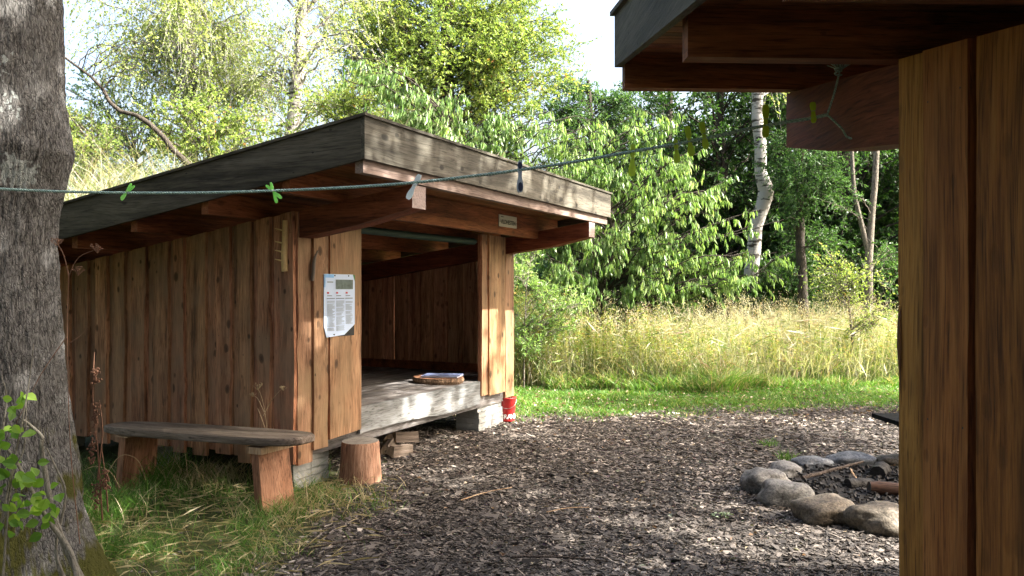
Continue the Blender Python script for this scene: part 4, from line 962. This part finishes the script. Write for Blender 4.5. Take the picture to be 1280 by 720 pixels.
tree('broadleaf_tree','blue-green tree in the gap of bright sky right of the big sunlit tree','tree',TP(22,(745,495,.16),(745,300,.14),(740,160,.10),(735,100,.05)),
  [E(740,165,22,1.7,1.5,1.7,2),E(700,130,22,.8,1,.9,1),E(770,130,22,.5,.7,.5,.5)],L_blue,B_dark,nlimb=60,ntw=20,nlf=15,leaf=(.08,.045),twig=.6,droop=.25)
cherry=tree('cherry_tree','spreading bright tree with long drooping leaves between the shelter roof and the white birch trunk','tree',TP(14.3,(733,500,.12),(738,420,.11),(752,360,.10),(765,300,.08),(760,240,.06),(740,190,.04)),
  [E(800,245,14.0,1.5,1.1,.95,2.6),E(715,300,13.6,1.2,.8,.85,2.2),E(860,310,13.8,1.0,.8,.65,1.3),E(700,215,14.2,1.3,1.0,.6,1.8),E(790,350,13.6,1.9,.7,.30,1.3),E(885,225,14.0,.55,.6,.75,.7),E(650,290,13.8,.6,.6,.8,.9),E(960,318,13.6,.60,.3,.14,.6),E(915,350,13.6,.55,.4,.22,.7),E(940,270,13.8,.5,.4,.25,.25),E(800,160,14.2,.8,.6,.35,.5)],L_cherry,B_dark,nlimb=190,ntw=10,nlf=12,leaf=(.145,.038),twig=.36,droop=.25,hang=1.5,limb_r=.016,up=.12,shell=.45)
# long reaching branches of the neighbouring tree
tree('cherry_tree','arching sprays of drooping leaves hanging over the front part of the shelter roof','tree',TP(13.2,(610,500,.09),(600,380,.08),(590,280,.07),(575,200,.06),(560,160,.04)),
  [E(500,135,13.2,1.2,.7,.5,1.7),E(600,180,13.2,1.2,.7,.5,1.9),E(690,175,13.2,1.1,.7,.5,1.4),E(440,90,13.2,.5,.5,.3,.5),E(640,240,13.2,.8,.6,.5,.8)],L_cherry,B_dark,nlimb=110,ntw=10,nlf=12,leaf=(.135,.035),twig=.34,droop=.25,hang=1.5,limb_r=.015,up=.2,shell=.45)
# white trunk birch at right
tree('birch_tree','tall birch with a bright white knotty trunk in front of the dark wood','tree',TP(16.5,(934,500,.16),(935,400,.155),(941,325,.15),(945,285,.135),(953,255,.15),(957,238,.165),(951,215,.125),(951,180,.125),(947,150,.12),(947,120,.115),(940,40,.10),(930,-120,.06)),
  [E(930,-40,16.5,2.0,1.8,1.6,2),E(990,60,16.5,.9,1.2,.9,.7)],L_birch,B_birch,nlimb=34,ntw=16,nlf=12,leaf=(.055,.04),twig=.7,droop=.5,hang=.3,group='birch trees',limb_r=.02)
fork=tree('forked_tree','slender grey tree forking into two stems beside the near board wall','tree',TP(14.8,(1084,500,.085),(1086,420,.08),(1086,330,.075),(1090,270,.06),(1095,200,.055),(1099,120,.05),(1104,20,.03)),
  [E(1090,20,14.8,1.2,1.2,1.0,2),E(1110,330,14.6,.5,.6,.5,.7),E(1060,250,14.8,.5,.4,.4,.3)],L_ash,B_grey,nlimb=22,ntw=12,nlf=12,leaf=(.06,.03),twig=.5,droop=.2,limb_r=.012)
mb=MB(); fb=Vector(fork.location); P=[at(1086,318,14.8),at(1078,285,14.8),at(1068,240,14.8),at(1064,180,14.8),at(1058,100,14.8)]
mb.tube([p-fb for p in smooth_path(P,4)],np.linspace(.055,.03,17),8); mb.build('stem',B_grey,fork)
tree('ash_tree','ash tree with mid-green feathery sprays hanging between the white trunk and the forked stems','tree',TP(15.8,(1010,500,.12),(1005,400,.11),(1000,300,.09),(1000,200,.07),(1010,80,.04)),
  [E(1010,225,15.6,.85,.8,.6,2),E(985,190,15.6,.6,.6,.5,1),E(1040,180,15.8,.8,.8,.6,1),E(1000,300,15.8,.8,.7,.6,1.0)],L_ash,B_dark,nlimb=44,ntw=16,nlf=20,leaf=(.07,.024),twig=.5,droop=.35,hang=.25,limb_r=.015)
tree('shrub','airy light green shrub growing out of the tall grass below the forked tree','shrub',TP(13.6,(1068,500,.03),(1066,430,.025),(1060,370,.015)),
  [E(1060,350,13.6,.65,.5,.45,2),E(1090,390,13.5,.45,.4,.4,1),E(1030,330,13.6,.25,.3,.3,.5)],L_bright,B_grey,nlimb=36,ntw=10,nlf=9,leaf=(.05,.026),twig=.4,droop=.1,limb_r=.01)
tree('shrub','dense green willowherb shrub at the right corner of the shelter','shrub',TP(12.6,(655,495,.012),(655,430,.010),(658,360,.008)),
  [E(652,325,12.6,.32,.5,.6,1.6),E(690,385,12.8,.75,.5,.45,2.4),E(660,420,12.7,.5,.4,.45,1.2)],L_cherry,B_grey,nlimb=44,ntw=12,nlf=11,leaf=(.075,.02),twig=.3,droop=.1,limb_r=.01)
# dark wood at the right
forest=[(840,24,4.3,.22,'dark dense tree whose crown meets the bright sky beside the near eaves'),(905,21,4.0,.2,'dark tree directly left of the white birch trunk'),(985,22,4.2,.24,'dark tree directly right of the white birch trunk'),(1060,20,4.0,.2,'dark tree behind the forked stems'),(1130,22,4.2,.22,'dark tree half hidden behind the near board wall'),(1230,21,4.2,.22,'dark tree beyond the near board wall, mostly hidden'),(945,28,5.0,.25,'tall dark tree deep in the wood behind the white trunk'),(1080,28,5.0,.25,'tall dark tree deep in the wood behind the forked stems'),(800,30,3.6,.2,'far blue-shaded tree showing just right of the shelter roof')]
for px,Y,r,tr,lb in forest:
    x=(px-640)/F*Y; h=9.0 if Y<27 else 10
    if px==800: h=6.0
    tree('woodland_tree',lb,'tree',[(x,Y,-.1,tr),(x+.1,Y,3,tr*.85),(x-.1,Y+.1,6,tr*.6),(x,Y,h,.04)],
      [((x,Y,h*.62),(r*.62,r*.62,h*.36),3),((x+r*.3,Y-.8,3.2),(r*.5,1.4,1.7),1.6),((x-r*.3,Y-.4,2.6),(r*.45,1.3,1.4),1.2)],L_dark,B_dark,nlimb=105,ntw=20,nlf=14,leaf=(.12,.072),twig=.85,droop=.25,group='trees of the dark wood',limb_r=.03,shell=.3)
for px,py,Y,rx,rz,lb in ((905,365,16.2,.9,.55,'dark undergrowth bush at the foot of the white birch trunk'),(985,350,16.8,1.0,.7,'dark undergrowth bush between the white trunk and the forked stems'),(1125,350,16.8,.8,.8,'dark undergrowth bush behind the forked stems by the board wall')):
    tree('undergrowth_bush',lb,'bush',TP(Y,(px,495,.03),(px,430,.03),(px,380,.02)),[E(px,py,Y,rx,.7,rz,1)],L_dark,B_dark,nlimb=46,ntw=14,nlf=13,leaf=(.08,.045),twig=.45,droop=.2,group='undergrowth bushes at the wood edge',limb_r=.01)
# undergrowth and far wood edge
mb=MB()
def mass(n,x0,x1,y0,y1,h0,h1,ls):
    X=rng.uniform(x0,x1,n);Y=rng.uniform(y0,y1,n); top_=np.array([h0+(h1-h0)*(.5+nz(a*.35,b*.35,21))+.6*nz(a*1.5,b*1.5,2) for a,b in zip(X,Y)]); Z=top_*rng.random(n)**.7
    P=np.stack([X,Y,Z],1); leaves(mb,P,rng.normal(0,1,(n,3)),rng.normal(0,1,(n,3))+np.array([0,0,1.]),ls*(.6+.7*rng.random(n)),ls*.6*(.6+.7*rng.random(n)),rng.random(n))
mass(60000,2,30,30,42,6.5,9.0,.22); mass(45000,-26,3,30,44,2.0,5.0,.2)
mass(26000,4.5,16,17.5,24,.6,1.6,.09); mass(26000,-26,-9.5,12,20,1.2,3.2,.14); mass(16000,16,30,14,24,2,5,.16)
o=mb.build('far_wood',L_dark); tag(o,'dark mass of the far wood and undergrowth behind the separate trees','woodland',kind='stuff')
# trees beside the clearing, to the right of and above the camera: they throw the dappled shade
SHADE=[((10.5,3.6),12,[((9.7,5.5,7.8),(2.0,1.3,1.2),2.4),((7.6,6.9,7.6),(1.7,1.2,1.0),2.0),((9.6,7.5,7.6),(1.9,1.0,.9),1.8)]),
       ((7.6,1.0),12,[((6.4,4.6,7.4),(1.9,1.7,1.0),3),((7.0,2.2,7.6),(1.9,1.6,1.0),2),((4.9,5.4,7.3),(1.4,1.0,.7),1.3),((5.2,6.6,7.2),(1.7,1.1,.9),2)]),
       ((12.5,8.5),11,[((10.2,9.3,7.4),(1.6,.9,.9),1.2),((12.2,10.2,7.8),(1.6,1.0,.9),1.0)]),
       ((4.2,-1.6),12,[((3.4,4.6,7.6),(2.0,1.7,.9),3),((4.6,2.0,7.4),(2.0,1.5,1.0),2.5)]),
       ((2.2,-3.2),12,[((1.0,3.2,7.4),(1.8,1.8,.9),3),((1.4,0.2,7.4),(2.2,1.8,1.0),2)])]
for (x,y),h,cr in SHADE:
    tree('shade_tree','unseen tall tree added around the camera to hold back sky light','tree',[(x,y,-.1,.25),(x-.1,y,3,.22),(x,y,6,.16),(x,y,h,.05)],cr,L_shade,B_grey,nlimb=54,ntw=20,nlf=14,leaf=(.13,.085),twig=.85,droop=.2,group='trees shading the clearing',limb_r=.035)
for (x,y,h) in ((-8.5,3.5,9),(-7.5,-1.5,10),(-3.5,-6.5,10),(1.5,-9.0,10),(7.5,-7.5,10),(11.5,-1.5,10),(-11,8.0,9),(-5.5,-3.5,11),(4.5,-5,11),(-6.8,1.0,10)):  # unseen ring of trees, added to dim the sky light on the foreground
    tree('shade_tree','unseen tall tree added around the camera to hold back sky light','tree',[(x,y,-.1,.25),(x-.1,y,3,.22),(x,y,6,.16),(x,y,h,.05)],[((x,y,h*.55),(2.6,2.6,h*.42),1)],L_shade,B_grey,nlimb=46,ntw=12,nlf=10,leaf=(.26,.17),twig=1.0,droop=.2,group='trees shading the clearing',limb_r=.03,shell=.5)
print('leaves',tree.count)

# ------------------------------------------------------------------ the big near trunk
tr=empty('old_tree',(TR.x,TR.y,0),0,'big grey lichen-spotted trunk with a bulge and moss at its foot, filling the left edge','tree')
mb=MB(); nu,nv=460,620; H=7.0; V=np.zeros((nv+1,nu,3))
def trunk_edge(z):  # radius of the trunk by height
    pts=[(-.2,.72),(0,.60),(.12,.55),(.35,.475),(.7,.44),(1.1,.385),(1.5,.345),(1.8,.33),(1.98,.335),(2.18,.375),(2.34,.42),(2.48,.40),(2.7,.37),(3.2,.36),(7,.33)]
    return np.interp(z,[p[0] for p in pts],[p[1] for p in pts])
for j_ in range(nv+1):
    z=-.2+(H+.2)*(j_/nv)**1.35
    rad=trunk_edge(z)
    for i_ in range(nu):
        th=2*math.pi*i_/nu; c,s_=math.cos(th),math.sin(th)
        root_=max(0,.75-z)*.16*max(0,math.cos(3*th+.2))**2*(1.2 if c>0 else .6)
        bul=.0
        w_=nz(z*2,c*2)*.35; q_=nz(c*13+w_,s_*13,z*2.2); rdg=.006*(1-4*abs(q_))*(abs(q_)<.25)+.010*nz(c*7,s_*7,z*1.5)+.008*(1-5*abs(nz(c*30+w_*2,s_*30,z*9)))*.5+.004*nz(c*50,s_*50,z*14)
        lump=.03*nz(c*1.5,s_*1.5,z*1.1)
        # the bulge sits on the right-hand side only
        bb=.0
        if 1.95<z<2.75: bb=-max(0,rad-.37)*(1-max(0,c)**1.2)
        r_=rad+root_+rdg+lump+bb
        V[j_,i_]=(c*r_,s_*r_,z)
jj=np.arange(nv)[:,None]*nu; ii=np.arange(nu)[None]; kk=(ii+1)%nu
mb.add(V.reshape(-1,3),np.stack([jj+ii,jj+kk,jj+nu+kk,jj+nu+ii],-1).reshape(-1,4),smooth=True)
mb.build('trunk',bark('old bark',(.020,.019,.018),(.195,.188,.178),lichen=(.36,.39,.37),moss=(.075,.075,.018),patches=((-2.47-TR.x+.02,-.36,2.58,.16),(-2.53-TR.x,-.36,2.76,.12),(-2.38-TR.x,-.32,2.84,.12),(-2.42-TR.x,-.3,1.95,.09)),sc=(1,1,.30),scale=60,bump=1.0),tr)
tm_=tree('crown_helper','x','x',[(TR.x,TR.y,5.5,.3),(TR.x,TR.y,8,.25),(TR.x,TR.y,11,.1)],[((TR.x+.2,TR.y-.2,8.0),(3.2,2.6,1.3),1),((TR.x+2.2,TR.y+1.2,7.6),(2.2,1.6,.9),.8)],L_shade,B_grey,nlimb=110,ntw=18,nlf=12,leaf=(.13,.08),twig=.7,droop=.2,limb_r=.04)
for ch in list(tm_.children):
    if ch.name.startswith('trunk'): bpy.data.objects.remove(ch)
    else: ch.parent=tr; ch.location=(0,0,5.5)
bpy.data.objects.remove(tm_)

# sapling shoots against the trunk foot
sp=empty('sapling',(-2.05,3.45,0),0,'young sapling with round green leaves and twisted stems against the foot of the big trunk','sapling')
so=Vector((-2.05,3.45,0)); mb=MB()
def stem(pts,r0,r1,Y): 
    P=[at(px,py,Y+dy)-so for px,py,dy in pts]; P=smooth_path(P,5); mb.tube(P,np.linspace(r0,r1,len(P)),7); return P
s1=stem([(105,730,0),(75,668,0),(60,610,.05),(52,560,.05),(52,545,.05),(30,525,.02)],.016,.006,3.5)
s2=stem([(100,740,-.02),(88,690,0),(60,650,0),(38,610,0),(22,580,0),(10,562,0)],.014,.005,3.45)
s3=stem([(90,740,.02),(70,690,.03),(82,620,.04),(70,585,.04),(58,560,.04)],.008,.003,3.5)
s4=stem([(-8,700,0),(8,620,0),(25,540,0),(36,480,0),(42,430,0),(12,455,0)][:5],.005,.002,3.4)
s5=stem([(-8,640,0),(0,560,0),(8,500,0),(2,470,0)],.006,.002,3.4)
s6=stem([(4,720,0),(14,600,0),(30,560,0),(33,500,0)],.005,.002,3.42)
mb.build('stem',bark('young bark',(.10,.09,.07),(.24,.22,.18),scale=50,bump=.4),sp)
mb=MB(); PL=[];AL=[]
for px,py,n_,sd in ((18,515,6,14),(12,535,5,10),(28,548,5,12),(8,570,6,12),(22,575,4,10),(30,590,5,10),(40,622,9,16),(18,640,9,14),(48,628,7,13),(30,655,6,12),(55,645,5,9),(60,622,4,8),(40,600,4,8),(5,600,4,9),(28,495,3,6)):
    for k in range(n_):
        p=at(px+rng.normal(0,sd),py+rng.normal(0,sd*.75),3.38+rng.normal(0,.05))-so; PL.append(p); AL.append((rng.normal(0,1),rng.normal(-.3,.5),rng.normal(-.25,.5)))
P=np.array([tuple(p) for p in PL]);A=np.array(AL);n=len(P)
# rounded leaves: eight-sided
A=unit(A);Nn=rng.normal(0,.6,(n,3))+np.array([.3,-1,.5]);Nn=unit(Nn-A*np.sum(Nn*A,1,keepdims=True));B=np.cross(A,Nn);Ls=.035+.03*rng.random(n)
prof_=[(0,0),(.15,.24),(.4,.40),(.7,.30),(1,0),(.7,-.30),(.4,-.40),(.15,-.24)]
Vv=np.stack([P+A*(Ls*a)[:,None]+B*(Ls*b)[:,None]+Nn*(Ls*abs(b)*.3)[:,None]+Nn*(-Ls*.2*a*a)[:,None] for a,b in prof_],1).reshape(-1,3)
i=np.arange(n)[:,None]*8; mb.add(Vv,np.concatenate([i+np.array([[0,1,2,3,4]]),i+np.array([[0,4,5,6,7]])],0),0,np.tile(rng.random(n),2))
mb.build('leaves',leafmat('sapling leaf',[(0,(.08,.18,.02)),(.6,(.16,.30,.04)),(1,(.28,.42,.07))],trans=.45),sp)

# dead weeds
deadm=simple('dead stalk',(.15,.075,.045),rough=.8,var=.4,nscale=30); palem=simple('pale dead stalk',(.36,.27,.15),rough=.8,var=.3,nscale=30)
def weed(paths,Y,lab,mat,r=.003,heads=(),grp=None,nm='dead_weed'):
    b=at(paths[0][0][0],paths[0][0][1],Y); b.z=0; root=empty(nm,b,0,lab,'dead weed',grp); mb=MB()
    for pth in paths:
        P=smooth_path([at(px,py,Y)-b for px,py in pth],4); mb.tube(P,np.linspace(r,r*.45,len(P)),5)
    mb.build('stalk',mat,root)
    if heads:
        mb=MB()
        for px,py,s,kind in heads:
            c=at(px,py,Y)-b
            if kind=='umbel':
                for k in range(14):
                    e=c+Vector((random.uniform(-s,s),random.uniform(-s,s),random.uniform(.2,.9)*s)); mb.tube([c-Vector((0,0,s*.6)),e],[.0012,.0008],4)
                    for q_ in range(3): x=e+Vector([random.uniform(-.006,.006) for _ in range(3)]); mb.box(tuple(x-Vector((.002,.002,.0015))),tuple(x+Vector((.002,.002,.0015))))
            else:
                for k in range(40):
                    e=c+Vector((random.gauss(0,.012),random.gauss(0,.012),random.uniform(-s,s))); mb.box(tuple(e-Vector((.005,.005,.005))),tuple(e+Vector((.005,.005,.006))))
        mb.build('seed_head',mat,root)
    return root
weed([[(128,650),(122,560),(116,500),(118,440)],[(122,600),(128,540),(124,500)],[(135,640),(132,600),(127,560)]],5.0,'dark red-brown dock stalk standing left of the bench',deadm,.006,[(116,560,.10,'dock'),(118,520,.08,'dock'),(132,600,.06,'dock'),(121,620,.08,'dock'),(120,470,.05,'dock')])
weed([[(100,680),(88,560),(84,420),(86,345)],[(86,345),(98,322),(120,312)],[(86,345),(80,320),(72,305)],[(84,420),(50,470),(20,530)],[(86,430),(100,420),(110,410)]],4.0,'thin arching dry weed with tiny umbels in front of the trunk edge',deadm,.0025,[(122,312,.03,'umbel'),(72,304,.025,'umbel'),(97,340,.03,'umbel')])
weed([[(338,600),(333,530),(328,500),(322,485)],[(329,520),(340,500),(352,486)],[(330,515),(322,498),(316,495)],[(333,540),(326,520),(322,510)]],6.05,'small pale dry umbel plant behind the bench seat',palem,.0025,[(322,484,.035,'umbel'),(354,486,.025,'umbel'),(316,494,.02,'umbel')])
weed([[(235,596),(232,570),(229,558)],[(250,600),(243,580),(232,575)],[(200,610),(215,585),(222,560)]],6.3,'short broken dry stalks under the bench',palem,.003)
weed([[(130,600),(150,570),(172,575),(182,600)],[(150,610),(138,590),(120,583),(104,588)]],5.6,'arching dry stems behind the dock stalk at the pier',palem,.0025)

# small things lying on the ground
def groundstick(x0,y0,x1,y1,r,mat,lab):
    a=gat(x0,y0);b=gat(x1,y1);mb=MB();P=[(a.lerp(b,t).x+.01*nz(t*4,x0),a.lerp(b,t).y+.01*nz(t*4,y0),.012+r+.012*math.sin(t*3.1)) for t in np.linspace(0,1,8)]
    mb.tube(P,np.linspace(r,r*.5,8),6); o=mb.build('twig',mat); tag(o,lab,'twig','twigs on the wood chips')
groundstick(683,643,736,637,.004,M_['pale'],'thin pale twig lying on the chips in the middle')
groundstick(576,628,640,612,.005,M_['pale'],'pale twig lying on the sunlit chips left of the middle')
groundstick(380,690,520,672,.009,M_['stickm'],'long dark twig on the chips at the lower left')
groundstick(640,700,760,706,.008,M_['stickm'],'dark twig on the chips at the bottom middle')
groundstick(650,488,680,478,.02,M_['char'],'short dark stick at the shelter side of the lawn') if False else None
# lamb's-ear like plant
p=gat(905,646); mb=MB(); n=22; th=rng.random(n)*6.28; leaves(mb,np.stack([rng.normal(0,.035,n),rng.normal(0,.02,n),np.full(n,.01)],1),np.stack([np.cos(th),np.sin(th),.35+.2*rng.random(n)],1),np.tile(np.array([[0,0,1.]]),(n,1))+rng.normal(0,.2,(n,3)),.03+.02*rng.random(n),.018+.01*rng.random(n),rng.random(n))
o=mb.build('seedling',leafmat('pale seedling leaf',[(0,(.16,.24,.14)),(1,(.34,.42,.30))],trans=.2)); o.location=p; tag(o,'tiny pale grey-green seedling in the chips left of the fire ring','seedling')

# ------------------------------------------------------------------ light, sky, camera
AZ,EL=R(-12),R(43)
sd=Vector((math.cos(AZ)*math.cos(EL),math.sin(AZ)*math.cos(EL),math.sin(EL)))
sun=bpy.data.lights.new('sun','SUN'); sun.energy=5.0; sun.angle=R(.55); sun.color=(1.0,.95,.87)
so_=bpy.data.objects.new('sun',sun); COL.objects.link(so_); so_.rotation_euler=sd.to_track_quat('Z','Y').to_euler(); so_.location=(20,10,30)
w=bpy.data.worlds.new('World'); S.world=w; w.use_nodes=True; nt=w.node_tree
for n_ in list(nt.nodes): nt.nodes.remove(n_)
sky=nt.nodes.new('ShaderNodeTexSky'); sky.sky_type='NISHITA'; sky.sun_disc=False; sky.sun_elevation=EL; sky.sun_rotation=R(90)-AZ; sky.air_density=1.0; sky.dust_density=9.0; sky.ozone_density=0.0
bg=nt.nodes.new('ShaderNodeBackground'); bg.inputs[1].default_value=.15; wo=nt.nodes.new('ShaderNodeOutputWorld')
nt.links.new(sky.outputs[0],bg.inputs[0]); nt.links.new(bg.outputs[0],wo.inputs[0])
cam=bpy.data.cameras.new('camera'); co=bpy.data.objects.new('camera',cam); COL.objects.link(co)
co.location=(0,0,EYE); co.rotation_euler=(R(90),0,0); cam.sensor_width=36; cam.lens=F/1280*36; cam.clip_end=5000; cam.clip_start=.05
S.camera=co
S.view_settings.view_transform='Standard'; S.view_settings.look='None'; S.view_settings.gamma=1.0; S.view_settings.exposure=2.3; S.view_settings.use_curve_mapping=False
S.cycles.max_bounces=8; S.cycles.transparent_max_bounces=4; S.cycles.diffuse_bounces=4; S.cycles.glossy_bounces=2; S.cycles.transmission_bounces=3
